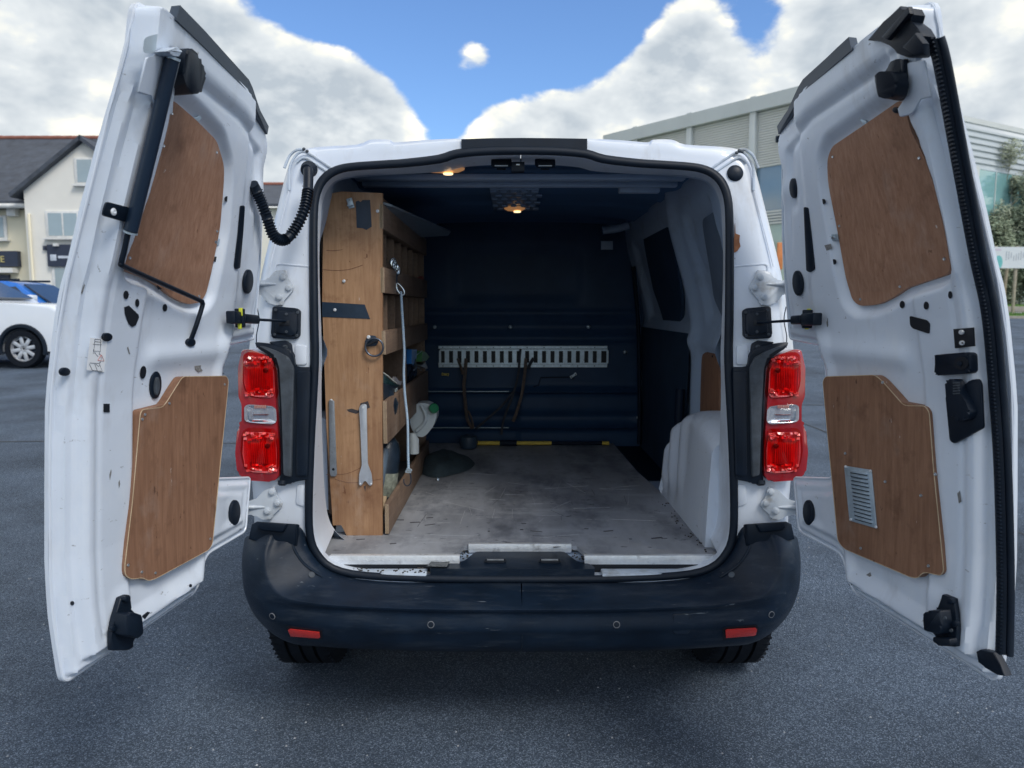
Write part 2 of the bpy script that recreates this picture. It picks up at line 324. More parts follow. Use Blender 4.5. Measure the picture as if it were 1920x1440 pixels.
rnd = random.Random(12); v = []; f = []
for i in range(700):
    x = rnd.uniform(-2.6, 2.6); y = rnd.uniform(.9, 4.5); s = rnd.uniform(.0012, .0036); b0 = len(v)
    v += [(x-s, y-s, .0002), (x+s, y-s*.8, .0002), (x+s*.8, y+s, .0002), (x-s, y+s*.7, .0002), (x, y, s*1.3)]; f += [(b0, b0+1, b0+4), (b0+1, b0+2, b0+4), (b0+2, b0+3, b0+4), (b0+3, b0, b0+4)]
tag(pyd('loose_grit', v, f, mat('loose_grit', (.32, .34, .37), .8, 0, .4, 40), smooth=False), 'tiny pale grit scattered on the asphalt', None, None, 'stuff')
terr = mat('far_ground', (.10, .105, .09), .9, 0, .2, .4)
tag(pyd('ground', [(-1500, -600, -.05-.0), (1500, -600, -.05), (1500, 5, -.05), (-1500, 5, -.05), (1500, 70, 1.75), (-1500, 70, 1.75), (1500, 2500, 1.75), (-1500, 2500, 1.75)], [(0, 1, 2, 3), (3, 2, 4, 5), (5, 4, 6, 7)], terr, smooth=False), None, None, None, 'structure')

# ------------------------------------------------------------------ van
van = empty('panel_van', (VX, 3.6, 0), 'white panel van seen from behind with both rear doors wide open', 'van')
ZW = [.50, .557, .592, .714, .835, .983, 1.099, 1.157, 1.217, 1.337, 1.40, 1.453, 1.545, 1.665, 1.80, 1.851, 1.911, 2.0]
WW = [-.012, -.006, -.002, .002, -.001, -.013, -.023, -.028, -.038, -.063, -.080, -.102, -.133, -.179, -.236, -.256, -.267, -.29]
def prof(z): return float(np.interp(z, ZW, WW))
YR0 = 2.24
def Yr(z): return YR0-.5*prof(z)
def rp(x, y, dy=0.0):
    """photo pixel on the raked rear face of the body"""
    z = 1.2
    for i in range(25): p = atY(x, y, Yr(z)+dy); z = .5*z+.5*p.z
    return atY(x, y, Yr(z)+dy)
PAIRS = [((979, 284), (979, 262)), ((1040, 285), (1040, 262)), ((1097, 290), (1100, 260)), ((1131, 300), (1165, 263)), ((1192, 307), (1214, 267)), ((1222, 309), (1224, 262)), ((1256, 311), (1260, 262)), ((1285, 313), (1285, 271)),
         ((1312, 317), (1350, 275)), ((1335, 327), (1386, 281)), ((1353, 346), (1406, 296)), ((1363, 375), (1418, 325)), ((1366, 420), (1437, 400)), ((1366, 515), (1464, 510)), ((1365, 600), (1480, 600)), ((1364, 680), (1488, 660)),
         ((1370, 800), (1490, 800)), ((1373, 870), (1484, 880)), ((1375, 945), (1478, 960)), ((1373, 1000), (1478, 1010)), ((1361, 1035), (1475, 1060)), ((1330, 1064), (1440, 1095)), ((1265, 1078), (1330, 1102)), ((1120, 1084), (1150, 1106)), ((979, 1085), (979, 1108))]
inn = [p for p in cat([(a[0], a[1], 0) for a, b in PAIRS], 3)]; outr = [p for p in cat([(b[0], b[1], 0) for a, b in PAIRS], 3)]
NR = 7; v = []; f = []; np_ = len(inn)
opening = []                                     # right half of the opening edge in 3-D
for i in range(np_):
    for k in range(NR):
        t = k/(NR-1); q = inn[i].lerp(outr[i], t); dy = .012*math.sin(min(1, t*3)*math.pi*.5)*0-.0 + .045*max(0, t-.82)/.18*(1 if i > 6 else .4)
        p = rp(q.x, q.y, dy); v.append(p)
        if k == 0: opening.append(p)
# sides and roof run forward from the outer edge of the ring
side0 = len(v); SY = [(.02, 1.004), (.10, 1.02), (.4, 1.05), (2.0, 1.06), (4.2, 1.04)]
for (dy, sc) in SY:
    for i in range(np_):
        e = v[i*NR+NR-1]; v.append(Vector((VX+(e.x-VX)*sc, max(e.y+dy, 2.3+dy) if dy > .3 else e.y+dy, e.z+(.015*min(dy, 1) if e.z > 1.7 else 0))))
for i in range(np_-1):
    for k in range(NR-1): f.append((i*NR+k, i*NR+k+1, (i+1)*NR+k+1, (i+1)*NR+k))
    idx = lambda s, j: (j*NR+NR-1) if s < 0 else side0+s*np_+j
    if outr[i].y < 1010:
        for s in range(-1, len(SY)-1): f.append((idx(s, i), idx(s+1, i), idx(s+1, i+1), idx(s, i+1)))
nv = len(v); v += [mirx(p) for p in v]; f += [tuple(nv+j for j in q[::-1]) for q in f]
bm = bmesh.new(); bv = [bm.verts.new(p) for p in v]
for q in f: bm.faces.new([bv[j] for j in q])
bmesh.ops.remove_doubles(bm, verts=bm.verts, dist=.0015); body = frombm('body', bm, white, van, True, 40)
# front end cap and the underbody
box('underbody', (VX, 4.5, .40), (1.66, 4.0, .10), liner, van); box('cab_back', (VX, 6.42, 1.15), (1.60, .05, 1.45), white, van)
box('rear_beam', (VX, 2.36, .40), (1.5, .10, .12), liner, van)
# jamb: the white return inside the opening
full = opening+[mirx(p) for p in opening[::-1]]
full = [p for i, p in enumerate(full) if i == 0 or (p-full[i-1]).length > .002]
if (full[0]-full[-1]).length < .004: full.pop()
def jamb(u, w):
    i = u*(len(full)-1); p = full[int(round(i))]; wi = int(round(w*4)); dp = float(np.interp(p.z, [.55, .8, 1.1, 1.5, 1.78, 1.84], [.24, .16, .075, .05, .08, .20])); y = dp*[0, .06, .25, .6, 1][wi]
    k = 1 if p.z < .58 else 0; q = p.copy()
    c = Vector((VX, p.y, 1.2)); dr = (c-p); dr.y = 0; dr.normalize()
    q = q+dr*[0, .006, .006, .004, .002][wi]; q.y += y*(0.2 if k else 1); return q
grid('door_jamb', len(full)-1, 4, jamb, white_in, van)
tube('opening_seal', [p+Vector((0, -.008, 0)) for p in full], .0125, rubber, van, 8, True, .8)
tube('seal_lip', [p+Vector((0, -.004, 0))+(Vector((p.x-VX, 0, p.z-1.2)).normalized()*.012) for p in full], .0045, rubber, van, 6, True)

# roof edge: black strip with brake lamp, gutter beads
sb = [rp(865, 261, -.006), rp(920, 259, -.006), rp(979, 258.5, -.006), rp(1040, 259, -.006), rp(1101, 260, -.006), rp(1101, 291, -.004), rp(1040, 283, -.004), rp(979, 280, -.004), rp(920, 283, -.004), rp(865, 288, -.004)]
prism('roof_edge_strip', sb, Vector((0, .05, .002)), black_pl, van, .002)
def bothsides(fn):
    for s in (1, -1): fn(s, (lambda p: p) if s > 0 else mirx)
def beads(s, mm):
    for k, pts in enumerate(([(1331, 318), (1360, 298), (1384, 285), (1400, 291), (1412, 315), (1413, 345), (1413, 357)], [(1338, 325), (1366, 306), (1386, 296), (1400, 305)], [(1413, 357), (1432, 430), (1450, 500)], [(1386, 281), (1398, 281), (1412, 292), (1422, 315)])):
        tube('sealant_bead', cat([mm(rp(x, y, -.002)) for x, y in pts], 5), [.004, .0035, .0018, .0045][k], white if k == 2 else dirty_white, van, 6)
bothsides(beads)
for k, (x, y) in enumerate(((1386, 283), (1391, 285), (1381, 287), (570, 280), (576, 284))): lathe('moss_clump', [(.001, 0), (.006, .001), (.004, .005), (.001, .006)], rp(x, y, -.004), (0, -1, .4), rubber_dirty, van, 7)
# black plug of the right pillar; rust patch
lathe('pillar_plug', [(.025, 0), (.026, .003), (.022, .008), (.012, .011), (.001, .012)], rp(1378, 325, -.001), (0, -1, .15), black_pl, van, 24)
rust = mat('rust_patch', (.30, .12, .055), .8, 0, .3, 60)
prism('rust_patch', [rp(x, y, -.001) for x, y in ((1378, 418), (1379, 438), (1387, 441), (1386, 452), (1388, 462), (1382, 471), (1376, 474), (1375, 455), (1377, 440))], Vector((0, -.002, 0)), rust, van)
tag(bpy.data.objects['rust_patch'], 'brown rust patch with flaked paint on the right pillar')
# pressed step lines on the pillars
def creases(s, mm):
    sheet_pts = [(1376, 498), (1430, 492), (1436, 496), (1436, 640), (1376, 640)]
    tube('panel_crease', cat([mm(rp(x, y, .001)) for x, y in ((1374, 500), (1410, 497), (1436, 496), (1440, 510))], 5), .0035, white, van, 6)
    tube('side_gap', cat([mm(rp(x, y, -.0005)) for x, y in ((1474, 575), (1470, 600), (1475, 630), (1474, 652))], 5), .0016, liner, van, 5)
    prism('pillar_recess', [mm(rp(x, y, -.001)) for x, y in rpoly([(1380, 648), (1402, 645), (1402, 684), (1380, 684)], 5, 3)], Vector((0, -.005, 0)), white, van, .003)
    prism('pillar_recess', [mm(rp(x, y, -.001)) for x, y in rpoly([(1382, 908), (1398, 908), (1400, 945), (1382, 950)], 5, 3)], Vector((0, -.004, 0)), white, van, .002)
bothsides(creases)

# black corner trim beside the lights, wrapped arch piece above the light
def corner(s, mm):
    ring = [(1371, 688), (1398, 688), (1400, 682), (1402, 668), (1408, 655), (1425, 648), (1455, 643), (1476, 641), (1470, 652), (1440, 668), (1432, 690), (1428, 760), (1425, 880), (1430, 904), (1408, 906), (1400, 898), (1376, 898)]
    prism('corner_trim', [mm(rp(x, y, -.002)) for x, y in rpoly(ring, 4, 2)], Vector((0, -.018, 0)), black_pl, van, .004)
    prism('corner_trim_panel', [mm(rp(x, y, -.0205)) for x, y in rpoly([(1373, 695), (1399, 695), (1400, 892), (1378, 892)], 6, 3)], Vector((0, -.006, 0)), black_pl, van, .003)
    prism('corner_trim_rim', [mm(rp(x, y, -.0205)) for x, y in rpoly([(1404, 690), (1414, 670), (1436, 658), (1458, 650), (1470, 648), (1452, 657), (1437, 667), (1430, 690), (1426, 760), (1423, 890), (1408, 894)], 4, 2)], Vector((0, -.012, 0)), rubber_dirty, van, .005)
    prism('trim_flange', [mm(rp(x, y, -.002)) for x, y in rpoly([(1406, 662), (1408, 645), (1420, 638), (1450, 641), (1440, 650), (1416, 660)], 3, 2)], Vector((0, -.012, 0)), black_pl, van, .003)
    lathe('screw', [(.008, 0), (.008, .003), (.003, .0035), (.001, .001)], mm(rp(1421, 651, -.014)), (0, -1, 0), rubber_dirty, van, 10)
bothsides(corner)

# tail lights
def lens_mat(name, col, rib):
    m = mat(name, col, .06, 0, .25, 25, coat=.9, spec=.8); nt = m.node_tree; N = nt.nodes.new; L = nt.links.new; b = nt.nodes['Principled BSDF']
    tc = N('ShaderNodeTexCoord'); w = N('ShaderNodeTexWave'); w.inputs['Scale'].default_value = rib; w.bands_direction = 'X'; L(tc.outputs['Object'], w.inputs['Vector'])
    bp = N('ShaderNodeBump'); bp.inputs['Strength'].default_value = .35; bp.inputs['Distance'].default_value = .004; L(w.outputs[0], bp.inputs['Height']); L(bp.outputs[0], b.inputs['Normal'])
    return m
def clear_lens(name, col, alpha, ior=1.45):
    m = bpy.data.materials.new(name); m.use_nodes = True; nt = m.node_tree; N = nt.nodes.new; L = nt.links.new; nt.nodes.remove(nt.nodes['Principled BSDF']); out = nt.nodes['Material Output']
    t = N('ShaderNodeBsdfTransparent'); t.inputs[0].default_value = (*col, 1); g = N('ShaderNodeBsdfGlossy'); g.inputs[0].default_value = (1, 1, 1, 1); g.inputs[1].default_value = .05
    fr = N('ShaderNodeFresnel'); fr.inputs[0].default_value = ior; mx = N('ShaderNodeMixShader'); ad = N('ShaderNodeMath'); ad.operation = 'ADD'; ad.inputs[1].default_value = alpha; L(fr.outputs[0], ad.inputs[0]); ad.use_clamp = True
    L(ad.outputs[0], mx.inputs[0]); L(t.outputs[0], mx.inputs[1]); L(g.outputs[0], mx.inputs[2]); L(mx.outputs[0], out.inputs[0]); return m
red_rim = mat('red_lens_rim', (.33, .012, .018), .10, 0, .15, 20, coat=1.0, spec=.7)
red_refl = lens_mat('red_reflector', (.62, .03, .03), 42); red_dark = mat('red_bulb_shadow', (.10, .004, .008), .3, 0, .2, 30)
red_glass = clear_lens('red_clear_lens', (.95, .16, .14), .0, 1.22); white_glass = clear_lens('clear_lens', (.93, .95, .97), .0, 1.3)
chrome = mat('lamp_reflector', (.80, .80, .84), .18, .75, .08, 40); facet = lens_mat('red_facets', (.85, .06, .05), 25)
LIGHT = [(1440, 676), (1455, 664), (1482, 654), (1498, 655), (1504, 690), (1503, 742), (1497, 756), (1497, 792), (1505, 802), (1509, 846), (1505, 884), (1486, 897), (1440, 900), (1428, 892), (1427, 850), (1433, 756)]
def tail_light(s, mm):
    base = prism('tail_light', [mm(rp(x, y, -.004)) for x, y in rpoly(LIGHT, 5, 3)], Vector((0, -.026, 0)), red_rim, van, .006)
    tag(base, 'tall red tail light with clear middle lens on the %s side' % ('right' if s > 0 else 'left'))
    sign = 1 if s > 0 else -1
    for (poly, gm, nm) in (([(1437, 692), (1447, 674), (1466, 663), (1490, 659), (1500, 665), (1502, 720), (1497, 741), (1480, 750), (1441, 752), (1435, 740)], red_glass, 'brake_lens'),
                           ([(1436, 766), (1444, 760), (1491, 757), (1498, 761), (1498, 788), (1491, 792), (1442, 796), (1435, 790)], white_glass, 'reversing_lens'),
                           ([(1435, 813), (1442, 804), (1494, 802), (1503, 812), (1506, 850), (1501, 880), (1488, 891), (1442, 894), (1432, 885), (1431, 840)], red_glass, 'indicator_lens')):
        pts = [rp(x, y, -.031) for x, y in poly]; pu = rpoly([(p.x, p.z) for p in pts], .008, 3)
        cx = sum(p[0] for p in pu)/len(pu); cz = sum(p[1] for p in pu)/len(pu); hw = max(abs(p[0]-cx) for p in pu); hz = max(abs(p[1]-cz) for p in pu)
        yb = sum(p.y for p in pts)/len(pts)
        def dome(u, z, dep=.016): 
            r = (((u-cx)/hw)**4+((z-cz)/hz)**4)**.25; return mm(Vector((u, yb+.002-dep*(1-sst(r, .35, 1.1)), z)))
        lens = sheet(nm, pu, lambda u, z: dome(u, z), gm, base, 14, 14, None, 60)
        red = gm is red_glass
        def bowl(u, z):
            r = max(abs(u-cx)/hw, abs(z-cz)/hz); return mm(Vector((u, yb+.0005-.0012*(1-r)-(.006*sst(r, .5, .9)), z)))
        sheet('reflector', [(cx+(a-cx)*(.86 if red else .96), cz+(b-cz)*(.86 if red else .96)) for a, b in pu], bowl, red_refl if red else chrome, base, 12, 12, None, 25)
        if red:
            bm = bmesh.new()
            for k in range(9):
                x = cx-hw*.38+hw*.76*k/8; bm_box(bm, mm(Vector((x, yb-.005, cz-hz*.05))), (hw*.055, .004, hz*.86), .0008)
            frombm('lens_ribs', bm, red_refl, base)
            bm = bmesh.new(); rnd = random.Random(5 if cz > 1 else 9)
            for k in range(46):
                a = rnd.uniform(-.76, .76); c_ = rnd.choice((-1, 1))*rnd.uniform(.50, .78)
                bm_box(bm, mm(Vector((cx+hw*a, yb-.006, cz+hz*c_))), (hw*.16, .004, hz*.09), 0, Matrix.Rotation(rnd.uniform(-.7, .7), 3, 'X') @ Matrix.Rotation(rnd.uniform(-.6, .6), 3, 'Z'))
            tag(frombm('facets', bm, facet, base, False), None, None, None, 'stuff')
            lathe('bulb', [(.008, 0), (.008, .004), (.001, .006)], mm(Vector((cx+hw*.38*(-1), yb-.004, cz+hz*.25))), (0, -1, 0), red_dark, base, 14)
        else:
            bm = bmesh.new()
            for k in range(7): bm_box(bm, mm(Vector((cx-hw*.3+hw*.6*k/6, yb-.004, cz+hz*.72))), (hw*.06, .004, hz*.3), 0)
            frombm('lens_ribs', bm, mat('amber_rib', (.55, .25, .2), .3), base)
            box('bulb_bar', mm(Vector((cx, yb-.004, cz-.002))), (hw*.9, .004, .003), red_dark, base, .001)
    lathe('lower_peg', [(.014, 0), (.014, .012), (.009, .016), (.001, .016)], mm(rp(1426, 901, -.012)), (0, -.3, -1), black_pl, base, 14)
bothsides(tail_light)

# hinges
HU = [(1484, 520), (1470, 527), (1452, 524), (1440, 508), (1418, 506), (1415, 520), (1404, 537), (1405, 544), (1424, 566), (1424, 573), (1440, 572), (1456, 566), (1468, 550), (1484, 546)]
HL = [(1505, 938), (1490, 940), (1474, 934), (1458, 918), (1446, 914), (1440, 912), (1436, 928), (1425, 944), (1426, 950), (1444, 966), (1446, 974), (1462, 973), (1478, 964), (1490, 964), (1505, 964)]
def hinges(s, mm):
    for (ring, bolts, knuckle) in ((HU, ((1425, 520), (1414, 540), (1432, 557)), ((1484, 519), (1484, 547))), (HL, ((1445, 922), (1435, 943), (1454, 958)), ((1504, 936), (1504, 966)))):
        h = prism('hinge_bracket', [mm(rp(x, y, -.004)) for x, y in rpoly(ring, 4, 3)], Vector((0, -.007, 0)), hinge_m, van, .003)
        for (x, y) in bolts: lathe('bolt', [(.0125, 0), (.0125, .002), (.0085, .003), (.0085, .008), (.006, .009), (.001, .009)], mm(rp(x, y, -.011)), (0, -1, 0), hinge_m, h, 12)
        a = rp(ring[0][0]-22, (knuckle[0][1]+knuckle[1][1])/2, -.012); b = rp(ring[0][0]-2, (knuckle[0][1]+knuckle[1][1])/2, -.03)
        c = rp(ring[0][0]-46, (knuckle[0][1]+knuckle[1][1])/2, -.010); tube('rib', [mm(c), mm(a), mm(b)], [.003, .007, .009], hinge_m, h, 8)
        p0 = rp(*knuckle[0], -.03); p1 = rp(*knuckle[1], -.03); tube('knuckle', [mm(p0), mm(p1)], .011, hinge_m, h, 12)
        tube('pin', [mm(p0+Vector((-.012, -.008, -.008))), mm(p1+Vector((-.012, -.008, .008)))], .010, hole_m, h, 10)
bothsides(hinges)

# door checks: cover plate on the pillar, arm
def checks(s, mm):
    pl = prism('check_cover', [mm(rp(x, y, -.002)) for x, y in rpoly([(1391, 583), (1398, 578), (1440, 574), (1444, 577), (1446, 628), (1443, 634), (1400, 636), (1392, 630)], 3, 2)], Vector((0, -.010, 0)), black_pl, van, .003)
    prism('cover_panel', [mm(rp(x, y, -.0125)) for x, y in rpoly([(1397, 588), (1403, 584), (1437, 582), (1440, 624), (1404, 630), (1397, 622)], 5, 3)], Vector((0, -.005, 0)), black_pl, pl, .004)
    for (x, y) in ((1398, 586), (1439, 581), (1441, 627), (1399, 629), (1419, 589), (1419, 622)): lathe('screw', [(.0045, 0), (.0045, .003), (.002, .0035), (.001, .002)], mm(rp(x, y, -.017)), (0, -1, 0), rubber_dirty, pl, 10)
    box('slot', mm(rp(1423, 606, -.018)), (.034, .004, .016), hole_m, pl, .001)
bothsides(checks)

# bumper
BL = [[(979, 1093, 2.235), (1120, 1093, 2.235), (1230, 1090, 2.235), (1300, 1082, 2.235), (1345, 1064, 2.235), (1372, 1030, 2.24), (1382, 1000, 2.245), (1383, 985, 2.26)],
      [(979, 1100, 2.19), (1120, 1100, 2.19), (1230, 1098, 2.19), (1310, 1090, 2.19), (1358, 1072, 2.195), (1388, 1036, 2.20), (1400, 1004, 2.21), (1402, 984, 2.24)],
      [(979, 1138, 2.075), (1120, 1137, 2.076), (1240, 1134, 2.08), (1350, 1127, 2.09), (1418, 1112, 2.11), (1446, 1078, 2.135), (1447, 1040, 2.16), (1436, 1006, 2.20)],
      [(979, 1146, 2.062), (1120, 1145, 2.063), (1240, 1142, 2.067), (1355, 1135, 2.077), (1432, 1120, 2.10), (1462, 1086, 2.13), (1464, 1040, 2.15), (1450, 1002, 2.19)],
      [(979, 1154, 2.072), (1120, 1153, 2.073), (1240, 1150, 2.077), (1360, 1144, 2.087), (1450, 1133, 2.115), (1484, 1096, 2.16), (1488, 1040, 2.18), (1478, 1003, 2.21)],
      [(979, 1180, 2.068), (1120, 1179, 2.069), (1240, 1176, 2.073), (1360, 1170, 2.085), (1450, 1158, 2.12), (1493, 1112, 2.20), (1500, 1050, 2.23), (1492, 1006, 2.25)],
      [(979, 1192, 2.078), (1120, 1191, 2.079), (1240, 1189, 2.083), (1360, 1184, 2.095), (1447, 1172, 2.135), (1492, 1124, 2.23), (1501, 1060, 2.28), (1496, 1012, 2.29)],
      [(979, 1216, 2.105), (1120, 1216, 2.105), (1240, 1213, 2.11), (1350, 1207, 2.125), (1430, 1196, 2.17), (1482, 1146, 2.28), (1497, 1080, 2.36), (1494, 1022, 2.36)],
      [(979, 1222, 2.16), (1120, 1222, 2.16), (1240, 1219, 2.165), (1345, 1213, 2.18), (1420, 1202, 2.23), (1474, 1152, 2.34), (1490, 1088, 2.45), (1490, 1030, 2.45)]]
v = []; f = []; rowsB = [cat([atY(*q) for q in l], 4) for l in BL]; nb = len(rowsB[0])
# densify between levels
dens = []
for j in range(nb): dens.append(cat([r[j] for r in rowsB], 4))
nl = len(dens[0])
for s in (1, -1):
    b0 = len(v)
    for j in range(nb): v += [p if s > 0 else mirx(p) for p in dens[j]]
    f += [(b0+j*nl+k, b0+(j+1)*nl+k, b0+(j+1)*nl+k+1, b0+j*nl+k+1) for j in range(nb-1) for k in range(nl-1)]
bm = bmesh.new(); bv = [bm.verts.new(p) for p in v]
for q in f: bm.faces.new([bv[j] for j in q])
bmesh.ops.remove_doubles(bm, verts=bm.verts, dist=.001)
bumper = frombm('bumper', bm, bumper_m, van, True, 60)
from mathutils.bvhtree import BVHTree
bvh = BVHTree.FromPolygons([tuple(p) for p in v], f)
def onb(x, y, back=0.0):
    d = ray(x, y).normalized(); hit = bvh.ray_cast(EYE, d)
    if hit[0] is None: p = atY(x, y, 2.1); return p, Vector((0, -1, 0))
    n = hit[1]; n = n if n.dot(d) < 0 else -n; return hit[0]+n*back, n
reflr = mat('red_reflector_plate', (.62, .035, .03), .22, 0, .2, 260, coat=.6); 
for k, ring in enumerate(([(541, 1179), (545, 1177), (600, 1183), (601, 1193), (598, 1195), (546, 1191)], [(1359, 1180), (1363, 1178), (1415, 1175), (1418, 1178), (1416, 1188), (1412, 1190), (1360, 1194)])):
    cx, cy = sum(p[0] for p in ring)/len(ring), sum(p[1] for p in ring)/len(ring)
    prism('reflector_recess', [onb(cx+(x-cx)*1.14+(0 if k else 0), cy+(y-cy)*1.5, .0008)[0] for x, y in ring], Vector((0, -.0015, 0)), hole_m, bumper)
    prism('reflector', [onb(x, y, .0035)[0] for x, y in ring], Vector((0, -.003, 0)), reflr, bumper, .001)
ring_m = mat('sensor_ring', (.17, .18, .20), .5)
for (x, y) in ((511, 1155), (808, 1171), (1156, 1171), (1446, 1152)):
    p, n = onb(x, y, .0004); lathe('parking_sensor', [(.0105, 0), (.0105, .0016), (.0088, .002), (.0085, .0008), (.001, .0008)], p, n, ring_m, bumper, 20)
    lathe('sensor_face', [(.0084, .001), (.008, .0022), (.001, .0026)], p, n, black_pl, bumper, 20)
ring = rpoly([(1262, 1152), (1294, 1151), (1293, 1185), (1288, 1188), (1266, 1188), (1262, 1184)], 3, 2)
prism('tow_eye_cover', [onb(x, y, .0005)[0] for x, y in ring], Vector((0, -.0022, 0)), bumper_m, bumper, .001)
tube('cover_gap', [onb(x, y, .0006)[0] for x, y in ring], .0012, hole_m, bumper, 5, True)
def bend(s, mm):
    pr = [rp(x, y, -.02) for x, y in ((1394, 984), (1468, 979), (1478, 984), (1484, 1012), (1452, 1018), (1418, 1024), (1394, 1024))]
    prism('bumper_top_pad', [mm(p) for p in pr], Vector((0, -.03, .012)), black_pl, bumper, .006)
    prism('step_pad', [mm(rp(x, y, -.055)) for x, y in rpoly([(1416, 984), (1464, 980), (1472, 988), (1466, 995), (1424, 999)], 3, 2)], Vector((0, -.012, .006)), black_pl, bumper, .003)
    tube('bumper_fold', cat([mm(onb(x, y, .001)[0]) for x, y in ((1412, 1003), (1404, 1030), (1385, 1058), (1350, 1082))], 5), .004, bumper_m, bumper, 6)
    p, n = onb(1372, 1078, .001); lathe('fixing', [(.010, 0), (.010, .002), (.005, .003), (.001, .002)], mm(p), mm(n)-mm(Vector((0, 0, 0))), rubber_dirty, bumper, 14)
bothsides(bend)

# wheels under the bumper
def wheel(s, mm):
    cxw = .905*s+VX*1 if s > 0 else VX-.905; cx = VX+s*.785; c = Vector((cx, 2.735, .335))
    ax = Vector((s, 0, 0)); prof_t = [(.20, -.10), (.30, -.112), (.325, -.100), (.336, -.085)]
    for g in (-.052, -.004, .044):
        prof_t += [(.338, g-.014), (.338, g-.006), (.326, g-.0055), (.326, g+.0055), (.338, g+.006)]
    prof_t += [(.336, .085), (.325, .100), (.30, .112), (.20, .10)]
    w = lathe('wheel', [(.02, -.06), (.20, -.06), (.205, -.10), (.20, .09), (.17, .06), (.02, .05)], c, ax, steel, van, 32)
    lathe('tyre', prof_t, c, ax, tyre_m, w, 56, cap=False)
    bm = bmesh.new()
    for i in range(64):
        a = 2*math.pi*i/64
        for g in (-.085, .085):
            p = c+Vector((g*s, math.cos(a)*.333, math.sin(a)*.333)); bm_box(bm, p, (.028, .006, .007), 0, Matrix.Rotation(a, 3, 'X') @ Matrix.Rotation(R_(90), 3, 'X'))
    tag(frombm('tread_blocks', bm, tyre_m, w, False), None, None, None, 'stuff')
    return w
bothsides(lambda s, mm: wheel(s, mm))
tube('exhaust', [(VX-.45, 3.4, .30), (VX-.45, 2.6, .28), (VX-.45, 2.45, .25)], .03, liner, van, 12)
tube('rear_axle', [(VX-.7, 2.66, .33), (VX+.7, 2.66, .33)], .05, liner, van, 12)

# ------------------------------------------------------------------ cargo bay
ZF, YB = .544, 4.34
fl = [(-.66, 2.30), (-.195, 2.30), (-.195, 2.33), (-.165, 2.415), (.225, 2.415), (.25, 2.33), (.255, 2.30), (.69, 2.30), (.675, 2.6), (.668, 3.12), (.63, 3.55), (.615, 4.32), (-.62, 4.32), (-.64, 3.0)]
bm = bmesh.new(); bm_prism(bm, [(x, y, ZF-.016) for x, y in fl], Vector((0, 0, .016)))
floor = frombm('cargo_floor', bm, floor_m, van, False)
box('floor_pan', (VX, 3.36, ZF-.05), (1.62, 1.96, .05), wall_grey, van); box('step_well', (.72, 3.9, ZF-.022), (.20, .9, .004), liner, van)
def trim(x0, x1, y, z=ZF):
    bm = bmesh.new(); bm_box(bm, ((x0+x1)/2, y-.003, z-.006), (x1-x0, .006, .030), .0012); bm_box(bm, ((x0+x1)/2, y+.010, z+.0045), (x1-x0, .022, .003), .0008)
    n = int((x1-x0)/.013)
    for i in range(n):
        x = x0+.006+(x1-x0-.012)*i/n; bm_box(bm, (x, y-.0068, z-.006), (.009, .0016, .0022), 0, Matrix.Rotation(R_(35 if i % 2 else -35), 3, 'Y'))
    frombm('edge_trim', bm, alu, floor)
trim(-.600, -.172, 2.296); trim(-.150, .205, 2.411); trim(.238, .672, 2.296)
for (x0, x1) in ((-.53, -.275), (.29, .61)):
    box('sill_plate', ((x0+x1)/2, 2.258, .498), (x1-x0, .050, .030), dirty_white, van, .004)
for (x0, x1) in ((-.61, -.17), (.235, .67)): box('sill_gap', ((x0+x1)/2, 2.292, .515), (x1-x0, .003, .03), hole_m, van)
sill = prism('sill_cover', [(x, y, .527) for x, y in rpoly([(-.27, 2.24), (.27, 2.24), (.26, 2.28), (.215, 2.31), (.18, 2.405), (-.125, 2.405), (-.16, 2.31), (-.235, 2.285)], .015, 3)], Vector((0, 0, -.04)), bumper_m, van, .0)
for x in (-.055, .125):
    prism('latch_slot', [(x+a, 2.305+b, .528) for a, b in rpoly([(-.032, -.016), (.032, -.016), (.032, .016), (-.032, .016)], .014, 4)], Vector((0, 0, .0012)), hole_m, sill)
    tube('slot_rim', [(x+a, 2.305+b, .529) for a, b in rpoly([(-.035, -.018), (.035, -.018), (.035, .018), (-.035, .018)], .015, 4)], .0018, black_pl, sill, 6, True)
    tube('striker', [(x-.028, 2.312, .531), (x+.028, 2.312, .531)], .003, steel, sill, 6)
prism('torn_tape', [(x, y, .531) for x, y in ((-.275, 2.245), (-.21, 2.243), (-.205, 2.29), (-.235, 2.285), (-.265, 2.292))], Vector((0, 0, .002)), mat('black_tape_glossy', (.02, .025, .03), .25, 0, .6, 50, bump=.8, bs=70), sill)
rnd = random.Random(3); bm = bmesh.new()
for k in range(120):
    if k < 60: x, y, z = rnd.uniform(-.60, -.17), rnd.uniform(2.240, 2.285), .5145
    elif k < 90: x, y, z = rnd.choice((-.165, .225))+rnd.uniform(-.02, .02), rnd.uniform(2.32, 2.42), .529
    else: x, y, z = rnd.uniform(.62, .665), rnd.uniform(2.35, 3.0), ZF+.002
    bm_box(bm, (x, y, z), (rnd.uniform(.002, .008), rnd.uniform(.002, .006), .003), 0, Matrix.Rotation(rnd.uniform(0, 3), 3, 'Z'))
tag(frombm('sill_grit', bm, mat('grit', (.05, .045, .04), .9, 0, .5, 90), floor, False), None, None, None, 'stuff')
